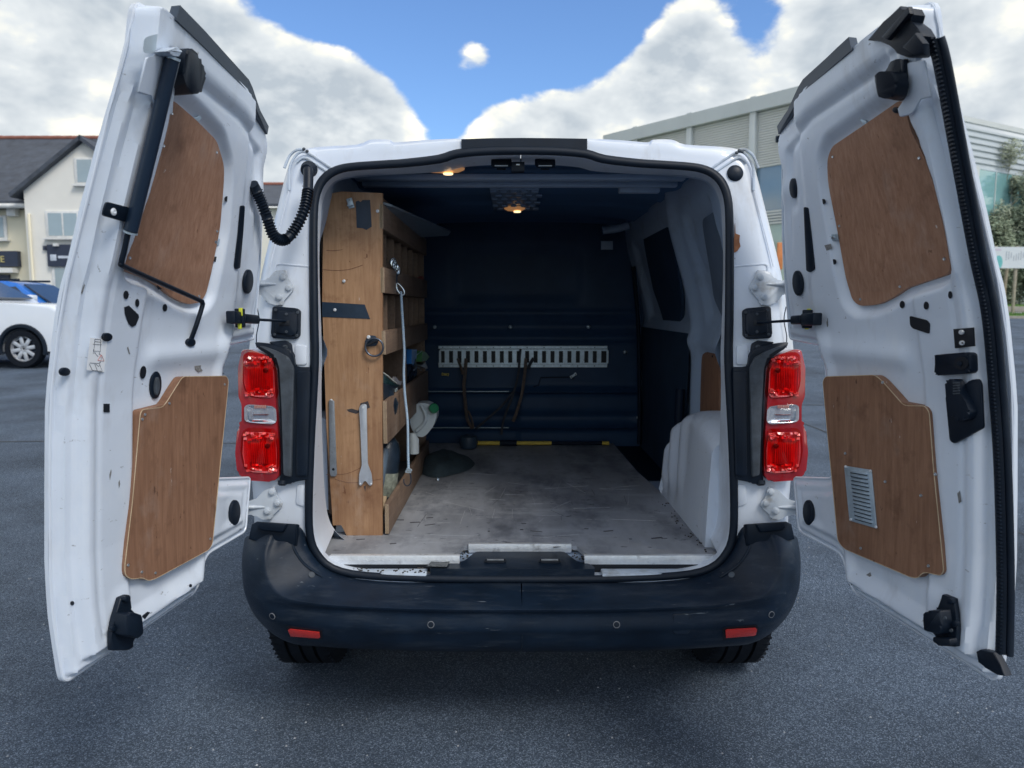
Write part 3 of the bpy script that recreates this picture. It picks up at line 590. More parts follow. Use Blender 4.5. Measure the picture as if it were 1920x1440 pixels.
# bulkhead with its pressings
def bulk(u, w):
    x = VX-.80+1.60*u; z = .50+1.40*w; y = YB
    for (zc, h_, dp) in ((.64, .012, .03), (.70, .03, -.02), (.86, .012, .03), (1.18, .02, .012), (1.25, .03, -.015), (1.33, .02, .012)): y -= dp*math.exp(-((z-zc)/h_)**2)*sst(.80-abs(x-VX), .02, .12)
    wx = sst(.42-abs(x-VX), 0, .09)*sst(z, 1.36, 1.46)*sst(1.76-z, 0, .10); y += .018*wx
    if x > .03 and z < .9: y -= .012*sst(x, .03, .045)*sst(.9-z, 0, .02)
    return Vector((x, y, z))
bulkhead = grid('bulkhead', 90, 110, bulk, navy_metal, van)
for zc in (.862, .641):
    tube('pressing_edge', [(-.52, YB-.032, zc), (-.02, YB-.034, zc)], .0025, galv, bulkhead, 6); tube('pressing_edge', [(.0, YB-.036, zc-.002), (.50, YB-.036, zc-.002)], .0022, navy_metal, bulkhead, 6)
for (x, y) in ((815, 613), (957, 613), (1103, 613), (1172, 660), (1197, 783)): lathe('bulkhead_bolt', [(.011, 0), (.011, .004), (.007, .007), (.001, .008)], atY(x, y, YB-.022), (0, -1, 0), galv, bulkhead, 10)
bm = bmesh.new()
for (x0, x1, y0, y1) in ((1045, 1105, 707, 707), (1000, 1015, 722, 722)): pass
tube('door_catch_line', [atY(x, y, YB-.016) for x, y in ((1000, 725), (1010, 722), (1014, 708), (1070, 707), (1076, 711))], .003, liner, bulkhead, 6)
def tag_plate(x, y, m, ang):
    p = atY(x, y, YB-.02); R3 = Matrix.Rotation(ang, 3, 'Y'); bm = bmesh.new()
    ring = rpoly([(-.022, -.010, .009), (-.01, -.006), (.01, -.006), (.022, -.010, .009), (.022, .010, .009), (.01, .006), (-.01, .006), (-.022, .010, .009)], .003, 3)
    bm_prism(bm, [p+R3 @ Vector((a, 0, b)) for a, b in ring], Vector((0, -.004, 0)), .001)
    o = frombm('rail_link', bm, m, bulkhead)
    for a in (-.014, .014): lathe('link_hole', [(.004, 0), (.004, .0006), (.001, .0006)], p+R3 @ Vector((a, -.0042, 0)), (0, -1, 0), hole_m, o, 10)
# anchor rail (slotted)
rail = None
xa, xb = atY(822, 670, 4.29).x, atY(1139, 670, 4.29).x; z0r = atY(980, 649, 4.29).z; z1r = atY(980, 689, 4.29).z; zt, zb_ = atY(980, 658, 4.29).z, atY(980, 680, 4.29).z
bm = bmesh.new(); ym = 4.295; ns = 20; pitch_ = (xb-xa)/ns
bm_box(bm, ((xa+xb)/2, ym+.008, (z0r+atY(980, 654, 4.29).z)/2), (xb-xa, .003, z0r-atY(980, 654, 4.29).z))
bm_box(bm, ((xa+xb)/2, ym+.008, (z1r+atY(980, 684, 4.29).z)/2), (xb-xa, .003, atY(980, 684, 4.29).z-z1r))
za, zb2 = atY(980, 655.5, 4.29).z, atY(980, 683, 4.29).z
bm_box(bm, ((xa+xb)/2+.005, ym-.004, za-.003), (xb-xa-.01, .003, .010)); bm_box(bm, ((xa+xb)/2, ym-.004, zb2+.004), (xb-xa, .003, .010))
for i in range(ns+1): bm_box(bm, (xa+pitch_*i+ (.010 if i == 0 else 0), ym-.0042, (za+zb2)/2), (pitch_*.52 if 0 < i < ns else .012, .003, za-zb2-.012))
rail = frombm('anchor_rail', bm, galv, bulkhead, False)
box('rail_shadow_gap', ((xa+xb)/2, ym+.014, (za+zb2)/2), (xb-xa-.004, .004, za-zb2+.03), hole_m, bulkhead)
for i in range(ns):
    for (zz, k) in ((z0r-.008, 0), (z1r+.008, 1)): lathe('rail_rivet', [(.0035, 0), (.0035, .001), (.001, .0018)], (xa+pitch_*(i+.5), ym+.0062, zz), (0, -1, 0), hole_m if i % 2 == 0 else alu, bulkhead, 8)
bulkhead.name = 'bulkhead'
tag_plate(835, 702, yellow if False else mat('brass_link', (.55, .45, .10), .5), R_(4)); tag_plate(1075, 704, galv, R_(-35))
# side walls
OZ = sorted([(p.z, p.x, p.y) for p in opening if p.x > .3]); OZz = [q[0] for q in OZ]; OZx = [q[1] for q in OZ]
def jdepth(z): return float(np.interp(z, [.55, .8, 1.1, 1.5, 1.78, 1.84], [.24, .16, .075, .05, .08, .20]))
def Xw(z): return .80-.13*sst(z, 1.15, 1.85)**1.3
liner2 = mat('blue_grey_liner', (.022, .045, .085), .6, 0, .2, 6, spec=.25)
def wallfun(s):
    def fn(u, w):
        z = .52+1.34*w; y0 = Yr(z)+jdepth(z)-.004; y = y0+(4.34-y0)*(u*.35 if u < .2 else .07+(u-.2)*.93/.8); xo = float(np.interp(z, OZz, OZx)); bl = sst(y, y0, y0+.11); x = xo-.001+(Xw(z)-xo)*bl
        x += .030*sst(z, 1.28, 1.33)*sst(1.74-z, 0, .05)*sst(y, 3.20, 3.27)*sst(4.2-y, 0, .06)
        x += .022*sst(z, 1.28, 1.34)*sst(1.76-z, 0, .05)*sst(y, 2.52, 2.57)*sst(2.95-y, 0, .05)
        x -= .03*math.exp(-((y-3.08)/.06)**2)*sst(z, .6, .7); x -= .02*math.exp(-((z-1.22)/.04)**2); x += .03*sst(z, .95, 1.0)*sst(1.18-z, 0, .03)*sst(y, 2.46, 2.5)*sst(2.95-y, 0, .04)
        return Vector((VX+s*(x-VX) if s > 0 else 2*VX-x, y, z))
    return fn
for s in (1, -1):
    wl = grid('side_wall', 80, 70, wallfun(s), wall_grey, van)
    if s > 0:
        def on_wall(px, lift=.0):
            X = .76
            for i in range(20): p = atX(px[0], px[1], X); X = .5*X+.5*(Xw(p.z)-lift)
            return p
        for (nm, poly, m_, lf) in (('window_blank', [(1206, 424), (1246, 408), (1262, 440), (1279, 560), (1277, 606), (1246, 606), (1226, 545)], liner2, -.012), ('window_blank', [(1318, 412), (1354, 388), (1358, 600), (1340, 560)], mat('window_blank_grey', (.13, .17, .23), .5), -.008),
                             ('plywood_panel', [(1307, 652), (1350, 648), (1349, 800), (1320, 786), (1304, 772)], ply_low, .004)):
            pts = [on_wall(p, lf) for p in poly]; pz = rpoly([(p.y, p.z) for p in pts], .03, 4)
            sheet(nm, pz, lambda u, z: Vector((Xw(z)-lf-.004, u, z)), m_, wl, 12, 6, lambda u, z: Vector((Xw(z)-lf+.01, u, z)))
        def lin(u, w): y = 3.16+1.17*u; z = .53+.72*w; return Vector((.775+.01*math.sin(w*9)*.3, y, z))
        grid('door_liner', 12, 12, lin, liner2, wl)
        tube('door_grab_rail', [(.745, 3.17, .62), (.742, 3.17, .9), (.75, 3.19, 1.0)], .02, liner, wl, 10)
        tube('door_seal', cat([(.70, 4.2, 1.60), (.735, 4.22, 1.3), (.752, 4.22, .9), (.752, 4.2, .56)], 6), .012, liner, wl, 8)
        tube('door_edge', cat([(.715, 4.25, 1.62), (.748, 4.26, 1.3), (.765, 4.26, .9), (.765, 4.25, .56)], 6), .008, wall_grey, wl, 8)
        bm = bmesh.new()
        for i in range(9): bm_box(bm, (.70-.0, 3.95, 1.58-i*.013), (.004, .05, .004))
        frombm('vent_slots', bm, wall_grey, wl, False)
        for (x, y) in ((1290, 657), (1289, 664), (1336, 668), (1333, 770), (1303, 751)): lathe('wall_screw', [(.005, 0), (.004, .002), (.001, .002)], on_wall((x, y), .012), (-1, 0, 0), hole_m, wl, 8)
# wheel arches
def arch(s):
    def fn(u, w):
        a0 = math.acos((2.66-(2.40 if s > 0 else 2.57))/.47); cap = u < .01; u = max(0, (u-.02)/.98); a = a0+u*(math.pi-a0); y = 2.66-.47*math.cos(a)*1.0; hh = .44*max(0, math.sin(a))**.75
        t = w; x0 = .662+.017*math.sin(a*16)*sst(t, .05, .2)*sst(.75-t, 0, .2)*sst(u, .25, .5); z = ZF-.004+hh*sst(t, -.35, .75)*1.0 if t < 1 else ZF+hh
        zr = min(1, t*1.5); x = x0+.02*zr+(.16*sst(t, .5, 1.0)); z = ZF-.01+hh*(1-(1-min(1, t*1.35))**1.8); x = .86 if cap else x
        return Vector((VX+s*(x-VX) if s > 0 else 2*VX-x, y, z))
    return fn
for s in (1, -1): grid('wheel_arch', 50, 20, arch(s), white_in, van, 60)
# ceiling, roof bows, header fittings, lamps
def ceil(u, w):
    x = VX-.78+1.56*u; y = 2.52+1.84*w; z = 1.868-.06*abs((x-VX)/.74)**4; z += .012*sst(math.sin((y-2.6)*9), .2, .6); return Vector((x, y, z))
ceiling = grid('ceiling', 40, 60, ceil, ceil_m, van)
for (y, z, d_) in ((2.735, 1.842, .05), (2.86, 1.838, .035)): box('roof_bow', (VX, y, z), (1.22, d_, .022), wall_grey, van, .006)
box('bow_bracket', (.50, 2.90, 1.826), (.16, .04, .03), wall_grey, van, .006)
rnd = random.Random(2); bm = bmesh.new(); bm_box(bm, (VX-.02, 3.27, 1.842), (.20, .62, .016), .004)
for i in range(5):
    for j in range(6):
        bm_box(bm, (VX-.105+.042*i+(.02 if j % 2 else 0), 3.0+.10*j, 1.831), (.028, .05, .010), .003)
frombm('ceiling_pad', bm, mat('padded_foil', (.22, .30, .42), .4, .2, .15, 20), van)
lamp_on = mat('lamp_lens_lit', (.9, .5, .25), .3, 0, .2, 60, emis=((1.0, .45, .16), .16)); lamp_core = mat('lamp_filament', (1, .8, .5), .3, emis=((1, .72, .40), 1.3))
for (c, rx, ry) in ((atZ(834, 318, 1.842), .070, .018), (atZ(965, 391, 1.824), .050, .035)):
    lm = lathe('dome_lamp', [(1, 0), (.97, .008), (.7, .016), (.001, .019)], c+Vector((0, 0, .006)), (0, 0, -1), lamp_on, van, 28, x=(1, 0, 0)); me = lm.data
    for q in me.vertices: q.co.x = c.x+(q.co.x-c.x)*rx; q.co.y = c.y+(q.co.y-c.y)*ry
    tag(lm, 'small lit dome lamp glowing orange'); lathe('filament', [(.018, 0), (.016, .004), (.001, .006)], c+Vector((.012, -.004, -.014)), (0, 0, -1), lamp_core, lm, 10)
# header: two striker pockets, switch
for x in (940, 1022):
    c = atY(x, 304, 2.455); po = prism('striker_pocket', [c+Vector((a, b*.55, b*.9)) for a, b in rpoly([(-.034, -.016), (.034, -.016), (.034, .016), (-.034, .016)], .010, 4)], Vector((0, -.006, -.006)), black_pl, van, .002)
    box('pocket_hole', c+Vector((0, -.0075, -.0055)), (.050, .004, .016), hole_m, po, .001, Matrix.Rotation(R_(-30), 3, 'X')); tube('striker_bar', [c+Vector((-.022, -.011, -.014)), c+Vector((.022, -.011, -.014))], .003, steel, po, 8)
    box('small_slot', atY(x, 317, 2.50), (.030, .006, .006), hole_m, van, .001)
c = atY(971, 314, 2.452); sw = box('latch_block', c, (.044, .03, .032), black_pl, van, .002); box('latch_button', c+Vector((0, -.016, .006)), (.012, .003, .004), steel, sw)
# striker rubber bits and stickers high on bulkhead
box('bulkhead_label', atY(1138, 460, YB-.02), (.07, .003, .05), wall_grey, bulkhead, .001)
tube('harness', [atY(1130, 432, 4.1), atY(1160, 428, 4.1), atY(1178, 422, 4.1)], .022, wall_grey, van, 10)
# curly corrugated cable conduit from left pillar to left door
cp = cat([(578, 318), (578, 345), (576, 368), (570, 395), (556, 425), (540, 446), (526, 450), (512, 440), (503, 415), (494, 388), (484, 364), (474, 345)], 5)
n = len(cp); path = []
for i, q in enumerate(cp):
    t = i/(n-1); Y = 2.285-.02*math.sin(t*math.pi)-(.24*t if t > .0 else 0)*1.0; path.append(atY(q.x, q.y, 2.27-.19*t))
pp = cat(path, 3); rr = []
for i in range(len(pp)):
    t = i/(len(pp)-1); ridged = (.14 < t < .42) or (.47 < t < .75) or (.78 < t < .93)
    rr.append(.0150+(.0030 if (i % 3 == 0 and ridged) else -.0016 if ridged else 0))
tube('cable_conduit', pp, rr, black_pl, van, 12)
lathe('conduit_boot', [(.027, 0), (.027, .006), (.021, .016), (.018, .03), (.001, .03)], rp(580, 318, -.001), (-.05, -1, -.25), black_pl, van, 20)
# ------------------------------------------------------------------ rear doors
OUT = rpoly([(.79, .557, .02), (.80, .72, .3), (.80, 1.2, .3), (.79, 1.935, .03), (.62, 1.937), (.29, 1.930, .05), (.25, 1.922, .05), (.055, 1.876, .03), (.028, 1.845, .04), (.0, 1.58, .2), (.034, 1.268, .012), (.205, 1.256, .03), (.208, 1.17, .08), (.250, .880, .03), (.068, .842, .012), (.100, .682, .02), (.295, .674, .03), (.325, .608, .03), (.35, .586, .03)], .02, 4)
OUTN = np.array(OUT)
def sdf(poly, u, z):
    a = poly; b = np.roll(poly, -1, axis=0); p = np.array([u, z]); ab = b-a; ap = p-a
    t = np.clip((ap*ab).sum(1)/np.maximum((ab*ab).sum(1), 1e-12), 0, 1); d = np.sqrt(((ap-ab*t[:, None])**2).sum(1)).min()
    c = ((a[:, 1] > z) != (b[:, 1] > z)) & (u < (b[:, 0]-a[:, 0])*(z-a[:, 1])/np.where(np.abs(b[:, 1]-a[:, 1]) < 1e-12, 1e-12, b[:, 1]-a[:, 1])+a[:, 0])
    return d if c.sum() % 2 else -d
class Door:
    def __init__(s, side, H, th, upper_px, lower_px):
        t = R_(th); s.side = side; s.H = Vector((*H, 0))
        s.U = Vector((-side*math.cos(t), -math.sin(t), 0)); s.N = Vector((side*math.sin(t), -math.cos(t), 0)); s.win = None
        s.win = np.array(rpoly([s.uz(x, y, .03) for x, y in upper_px], .02, 3)); s.low = rpoly([s.uz(x, y, .055) for x, y in lower_px], .012, 3)
    def w0(s, u, z): return prof(z)*(.2+.8*min(max(u/.79, 0), 1.2))
    def W(s, u, z, d): p = s.H+s.U*u+s.N*(s.w0(u, z)-d); p.z = z; return p
    def uz(s, x, y, d):
        u, z = .4, 1.2; r = ray(x, y); o = EYE-s.H
        for i in range(50):
            w = s.w0(u, z)-(d if not callable(d) else d(u, z)); t = (w-o.dot(s.N))/r.dot(s.N); p = o+r*t
            u = .5*u+.5*p.dot(s.U); z = .5*z+.5*p.z
        return u, z
    def depth(s, u, z):
        e = sdf(OUTN, u, z); uf = float(np.interp(z, [.6, .88, 1.0, 1.2, 1.35, 1.9], [.36, .29, .27, .25, .18, .20]))
        k = sst(u, uf-.015, uf+.03); tp = sst(z, 1.74, 1.84); q = .010+(.022+.030*k)*(.45*sst(e, .010-.006*tp, .020-.012*tp)+.55*sst(e, .034-.028*tp, .052-.040*tp)); q -= .004*math.exp(-((e-.075)/.005)**2)*k*sst(u, .6, .66)
        us = float(np.interp(z, [.5, .7, .95, 1.2, 1.45, 1.6, 1.9], [.66, .64, .62, .62, .60, .61, .70]))
        q -= .016*(1-sst(u, us-.014, us+.004))*k*sst(e, .05, .1)
        wsd = sdf(s.win, u, z) if (1.1 < z < 1.9) else -1
        q += (.024-q)*sst(wsd, -.034, -.006)
        q += .012*math.exp(-((z-1.245)/.03)**2)*sst(u, uf, uf+.08)*(1-sst(u, us-.08, us-.02))      # swage over the lower panel
        q -= .010*math.exp(-(((u-.12)/.022)**2))*sst(z, 1.62, 1.66)*sst(1.82-z, 0, .03)                # pressed channel by the hinge
        q -= .007*math.exp(-((e-.085)/.010)**2)*sst(z, 1.5, 1.6)                                      # channel along the top
        q += .010*math.exp(-(((u-.09)/.035)**2+((z-1.70)/.035)**2))
        q -= .014*math.exp(-(((u-.13)/.07)**2+((z-1.34)/.045)**2)) if z < 1.45 else 0
        q -= .010*sst(math.exp(-(((z-.78)/.055)**2)), .2, .8)*(1-sst(u, .2, .27))*sst(e, .02, .05)
        q += .006*sst(z, .62, .66)*(1-sst(z, .70, .74))*sst(u, .5, .56)*sst(.70-u, 0, .04)
        return q
    def P(s, x, y, lift=.001): u, z = s.uz(x, y, lambda a, b: s.depth(a, b)+lift); return s.W(u, z, s.depth(u, z)+lift)
    def ring(s, px, lift): 
        cx = sum(p[0] for p in px)/len(px); cy = sum(p[1] for p in px)/len(px); u, z = s.uz(cx, cy, lambda a, b: s.depth(a, b)+lift); d = s.depth(u, z)+lift
        return [s.W(*s.uz(x, y, d), d) for x, y in px]
    def pris(s, name, px, lift, h, m, bevel=0.0, par=None): return prism(name, s.ring(px, lift), -s.N*h, m, par or s.o, bevel)
    def disc(s, name, x, y, rx, ry, h, m, tilt=0.0, lift=.001, bevel=0.0, n=18):
        c, t = math.cos(tilt), math.sin(tilt)
        return s.pris(name, [(x+rx*math.cos(a)*c-ry*math.sin(a)*t, y+rx*math.cos(a)*t+ry*math.sin(a)*c) for a in [2*math.pi*i/n for i in range(n)]], lift, h, m, bevel)
    def hull(s, name, px, lift, h, m, bevel): return s.pris(name, rpoly(px, 3, 3), lift, h, m, bevel)
    def build(s, label):
        s.o = sheet('rear_door', OUT, lambda u, z: s.W(u, z, .0), white, van, 60, 24, lambda u, z: s.W(u, z, .009), 45, sfun=lambda q: q)
        tag(s.o, label); cl = lambda q: .5-.5*math.cos(math.pi*q)
        INS = []
        for (u, z) in OUT:
            c = np.array([.45, 1.25]); INS.append((u, z))
        rw = rows(OUT, 230); ug = [.80*i/130 for i in range(131)]; v = []; f = []; nc = len(ug)
        for (z, a, b) in rw: v += [s.W(q, z, max(.0095, s.depth(q, z))) for q in [min(max(g, a), b) for g in ug]]
        f = [(i*nc+j, i*nc+j+1, (i+1)*nc+j+1, (i+1)*nc+j) for i in range(len(rw)-1) for j in range(nc-1)]
        bm = bmesh.new(); bv = [bm.verts.new(p) for p in v]
        for q in f: bm.faces.new([bv[j] for j in q])
        bmesh.ops.remove_doubles(bm, verts=bm.verts, dist=.0004); bmesh.ops.dissolve_degenerate(bm, edges=bm.edges, dist=.0002)
        s.inner = frombm('inner_panel', bm, white_in, s.o, True, 50)
        wp = [tuple(p) for p in s.win]
        sheet('upper_plywood_panel', wp, lambda u, z: s.W(u, z, .034), ply_door, s.o, 30, 14, lambda u, z: s.W(u, z, .024), 40)
        sheet('lower_plywood_panel', s.low, lambda u, z: s.W(u, z, .071), ply_low, s.o, 24, 14, lambda u, z: s.W(u, z, .0475), 40)
        bm = bmesh.new(); ring = [s.W(u, z, .0705) for u, z in s.low]; bm_tube(bm, ring, .0011, 5, True); frombm('plywood_edge_band', bm, ply_edge, s.o)
        # folded hem round the skin
        tube('hem', [s.W(u+(.45-u)*.006, z+(1.25-z)*.004, .011) for u, z in OUT], .0032, white, s.o, 6, True)
UPL = [(322, 188), (366, 226), (404, 264), (418, 310), (417, 350), (410, 430), (396, 500), (384, 552), (372, 568), (350, 571), (322, 558), (298, 538), (268, 520), (224, 505), (240, 470), (275, 365), (300, 268), (313, 205)]
LOL = [(256, 768), (294, 763), (303, 752), (332, 706), (415, 705), (419, 714), (415, 755), (389, 1018), (382, 1030), (281, 1084), (267, 1088), (257, 1082), (235, 1085), (224, 1078), (223, 1062), (237, 945), (252, 776)]
UPR = [(1690, 188), (1622, 235), (1562, 275), (1553, 300), (1555, 345), (1570, 420), (1590, 528), (1600, 562), (1614, 574), (1650, 571), (1680, 556), (1702, 540), (1780, 514), (1785, 500), (1775, 440), (1755, 352), (1735, 292), (1710, 246), (1700, 200)]
LOR = [(1552, 715), (1557, 706), (1650, 703), (1662, 712), (1705, 760), (1745, 761), (1753, 772), (1761, 880), (1780, 1070), (1774, 1078), (1742, 1071), (1730, 1083), (1718, 1081), (1592, 1028), (1580, 1013), (1560, 805)]
DL = Door(-1, (-.80, 2.24), 103, UPL, LOL); DR = Door(1, (.86, 2.24), 104.6, UPR, LOR)
DL.build('white rear door opened to the left with black pole and two plywood panels')
DR.build('white rear door opened to the right with handle, rubber seal and steel vent')
def common(D, k):
    """fittings both doors share; k maps a right-door pixel to this door"""
    pass
# ---- left door
D = DL
for (x, y, rx, ry, t) in ((425, 373, 4.5, 5, 0), (404, 486, 4.5, 5, 0), (236, 553, 4.5, 8, 0), (257, 568, 3.5, 7.5, 0), (309, 577, 4, 7, 0), (268, 698, 5.5, 12, .1), (135, 1131, 3.5, 4, 0), (357, 1098, 2.5, 3, 0), (418, 700, 1, 1, 0)): D.disc('hole', x, y, rx, ry, .0012, hole_m, t)
D.pris('hole', [(233, 576), (241, 573), (259, 590), (260, 595), (254, 610), (247, 613), (241, 607), (234, 588)], .001, .0012, hole_m)
D.pris('hole', [(194, 757), (205, 757), (205, 773), (194, 773)], .001, .0012, hole_m); D.pris('drain_slot', [(266, 1155), (276, 1147), (281, 1148), (271, 1161)], .001, .0012, hole_m)
for (x, y, r) in ((198, 632, 9.5), (119, 697, 9.5)):
    o = D.disc('grommet', x, y, r, r*.85, .006, black_pl, 0, .001, .002); D.disc('grommet_dimple', x-1, y+1, r*.45, r*.4, .001, hole_m, 0, .0075)
o = D.disc('lock_plug', 290, 722, 10.5, 26, .005, black_pl, .05, .001, .002); D.disc('plug_rib', 292, 724, 4, 17, .006, rubber_dirty, .05, .0065, .001)
D.pris('vent_slot', rpoly([(450, 385), (458, 386), (455, 430), (449, 503), (440, 505), (438, 498), (445, 440)], 3, 2), .001, .003, black_pl, .001)
D.disc('oval_plug', 463, 528, 9, 23, .007, black_pl, .06, .001, .003); D.disc('plug_rim', 463, 528, 6, 17, .003, rubber, .06, .0085, .001)
# warning sticker with its pictogram
stk = D.pris('warning_sticker', [(169, 633), (201, 636.5), (195, 698), (162, 694)], .0006, .0004, mat('sticker_white', (.88, .90, .92), .5, 0, .02))
ink = mat('sticker_ink', (.05, .06, .09), .6); redink = mat('sticker_red', (.45, .06, .05), .6)
_u, _z = D.uz(182, 665, lambda a, b: D.depth(a, b)+.0012); SD = D.depth(_u, _z)+.0012
def ipt(x, y): return D.W(*D.uz(150+x/14.4, 610+y/14.4, SD), SD)
def ink_line(pts, m, r=.0006): tube('sticker_print', [ipt(x, y) for x, y in pts], r, m, stk, 4)
for pts in ([(400, 380), (480, 375), (560, 390), (545, 700), (372, 695), (400, 380)], [(395, 440), (555, 455)], [(350, 510), (580, 530)], [(365, 650), (358, 770)], [(545, 700), (510, 780)], [(400, 745), (490, 850)], [(255, 1050), (335, 1215), (600, 1240), (520, 1030), (265, 1015)], [(395, 1040), (465, 1220)], [(555, 955), (540, 1005)], [(430, 1050), (500, 1110), (540, 1070)], [(572, 850), (568, 930)]): ink_line(pts, ink)
ink_line([(575, 800), (650, 965), (475, 945), (575, 800)], redink, .0008)
for (x, y) in ((400, 745), (535, 785), (535, 1005)): tube('sticker_print', [ipt(x-8, y), ipt(x+8, y)], .0012, ink, stk, 5)
# upper latch, its backing plate, the black pole and its thin crank rod
D.pris('latch_backing_plate', rpoly([(272, 108), (302, 104), (316, 120), (300, 186), (288, 200), (284, 180), (256, 174)], 3, 2), .002, .004, white_in, .002)
D.pris('paint_patch', rpoly([(270, 70), (300, 62), (310, 85), (300, 100), (268, 100)], 8, 3), .0006, .0008, mat('primer_grey', (.50, .58, .63), .7), 0)
D.pris('upper_latch', rpoly([(312, 100), (320, 92), (338, 106), (340, 120), (350, 130), (352, 145), (347, 172), (340, 178), (322, 180), (312, 160), (306, 140)], 4, 2), .003, .045, black_pl, .006)
D.pris('latch_mount', rpoly([(288, 98), (306, 90), (318, 98), (312, 108), (296, 106)], 2, 2), .002, .03, dirty_white, .003)
def at_d(x, y, d): return D.W(*D.uz(x, y, d), d)
pole = [at_d(323, 112, .084), at_d(284, 274, .081), at_d(245, 433, .078)]
po = tube('black_pole', pole, .0135, mat('black_tube', (.010, .022, .044), .32, 0, .1, 10), D.o, 24)
ax = (pole[0]-pole[-1]).normalized(); tube('pole_cap', [pole[-1]-ax*.001, pole[-1]-ax*.005], .0138, galv, D.o, 24); tube('pole_cap', [pole[0]+ax*.001, pole[0]+ax*.006], .0138, galv, D.o, 24)
bk = prism('pole_bracket', [at_d(x, y, .066) for x, y in rpoly([(197, 378), (240, 389), (240, 417), (232, 416), (190, 404), (192, 392)], 4, 2)], -D.N*.004, black_pl, D.o, .001)
lathe('screw', [(.0075, 0), (.0075, .002), (.0035, .004), (.001, .003)], at_d(212, 397, .0705), -D.N, alu, D.o, 12)
bkt = [at_d(x, y, .082) for x, y in ((205, 388), (205, 405))]; box('bracket_foot', at_d(208, 398, .062), (.012, .02, .014), black_pl, D.o, .001)
tube('crank_rod', cat([at_d(240, 436, .077), at_d(233, 470, .074), at_d(228, 492, .072), at_d(234, 500, .071), at_d(300, 530, .069), at_d(372, 562, .067), at_d(379, 567, .066), at_d(379, 575, .065), at_d(368, 610, .062), at_d(357, 640, .050)], 5), .0058, black_pl, D.o, 10)
D.disc('rod_grommet', 355, 642, 8, 8, .008, black_pl, .5, .001, .003)
# panel clips
for ring in ([(360, 222), (374, 216), (377, 221), (369, 229), (368, 240), (361, 238)], [(396, 446), (413, 448), (412, 461), (395, 459)]): D.pris('panel_clip', ring, .004, .003, galv, .0008)
D.disc('clip_screw', 404, 454, 3.2, 3.2, .003, steel, 0, .0075, .0008, 10)
D.pris('panel_clip', [(293, 534), (300, 533), (304, 541), (296, 543)], .006, .003, black_pl, 0)
D.pris('white_wedge', [(313, 195), (321, 190), (320, 210), (314, 216)], .012, .006, white_in, .002)
# lower latch
lt = D.pris('lower_latch', rpoly([(232, 1114), (238, 1117), (236, 1140), (248, 1152), (250, 1180), (247, 1196), (240, 1204), (236, 1218), (202, 1219), (201, 1190), (206, 1160), (218, 1120)], 2, 2), .001, .012, black_pl, .003)
D.pris('latch_case', rpoly([(214, 1150), (226, 1145), (246, 1152), (249, 1185), (240, 1195), (214, 1190)], 4, 2), .014, .032, black_pl, .006)
D.pris('latch_jaw', rpoly([(206, 1205), (236, 1200), (238, 1212), (226, 1218), (205, 1218)], 3, 2), .014, .020, black_pl, .003)
for (x, y) in ((232, 1123), (207, 1178)): D.disc('latch_bolt', x, y, 4.5, 5.5, .010, black_pl, 0, .013, .002, 12)
def smudge(D, pts):
    for p in pts: D.pris('paint_chip', p, .0005, .0005, chip)
chip = mat('chipped_paint', (.20, .20, .20), .8, 0, .5, 200)
smudge(D, [[(364, 684), (369, 680), (371, 684), (377, 684), (376, 690), (380, 695), (372, 697), (366, 692)], [(152, 548), (158, 532), (159, 535), (154, 552)], [(238, 652), (240, 650), (244, 664), (242, 664)], [(205, 890), (208, 880), (209, 884), (206, 900)], [(222, 905), (224, 900), (225, 908), (223, 915)]])
# ---- right door
D = DR
for (x, y, rx, ry, t) in ((1544, 378, 4.5, 5, 0), (1564, 491, 4.5, 5, 0), (1692, 571, 4.5, 7, 0), (1737, 573, 4.5, 7.5, 0), (1782, 553, 3.5, 7, 0), (1595, 1096, 2.5, 3, 0)): D.disc('hole', x, y, rx, ry, .0012, hole_m, t)
D.pris('hole', rpoly([(1706, 592), (1738, 600), (1744, 606), (1743, 626), (1712, 616), (1707, 610)], 3, 2), .001, .0012, hole_m)
D.disc('oval_plug', 1490, 353, 7, 19, .007, black_pl, -.04, .001, .003); D.pris('vent_slot', rpoly([(1508, 388), (1516, 389), (1529, 505), (1520, 511), (1513, 508)], 3, 2), .001, .003, black_pl, .001)
D.disc('oval_plug', 1498, 531, 9.5, 24, .007, black_pl, -.06, .001, .003); D.disc('plug_rim', 1498, 531, 6.5, 18, .003, rubber, -.06, .0085, .001)
D.pris('panel_clip', [(1555, 440), (1571, 438), (1573, 450), (1556, 453)], .004, .003, galv, .0008); D.disc('clip_screw', 1563, 446, 3.2, 3.2, .003, steel, 0, .0075, .0008, 10)
D.pris('panel_clip', [(1612, 222), (1624, 226), (1632, 240), (1628, 244), (1622, 234)], .004, .003, galv, .0008); D.pris('panel_clip', [(1684, 540), (1688, 534), (1694, 540), (1688, 549)], .006, .003, galv, 0)
D.pris('paint_scuff', [(1546, 460), (1558, 457), (1560, 466), (1550, 470)], .0005, .0005, chip)
smudge(D, [[(1550, 605), (1552, 596), (1553, 610), (1551, 616)], [(1795, 925), (1800, 920), (1803, 940), (1798, 944)], [(1624, 1078), (1632, 1073), (1634, 1080), (1626, 1083)]])
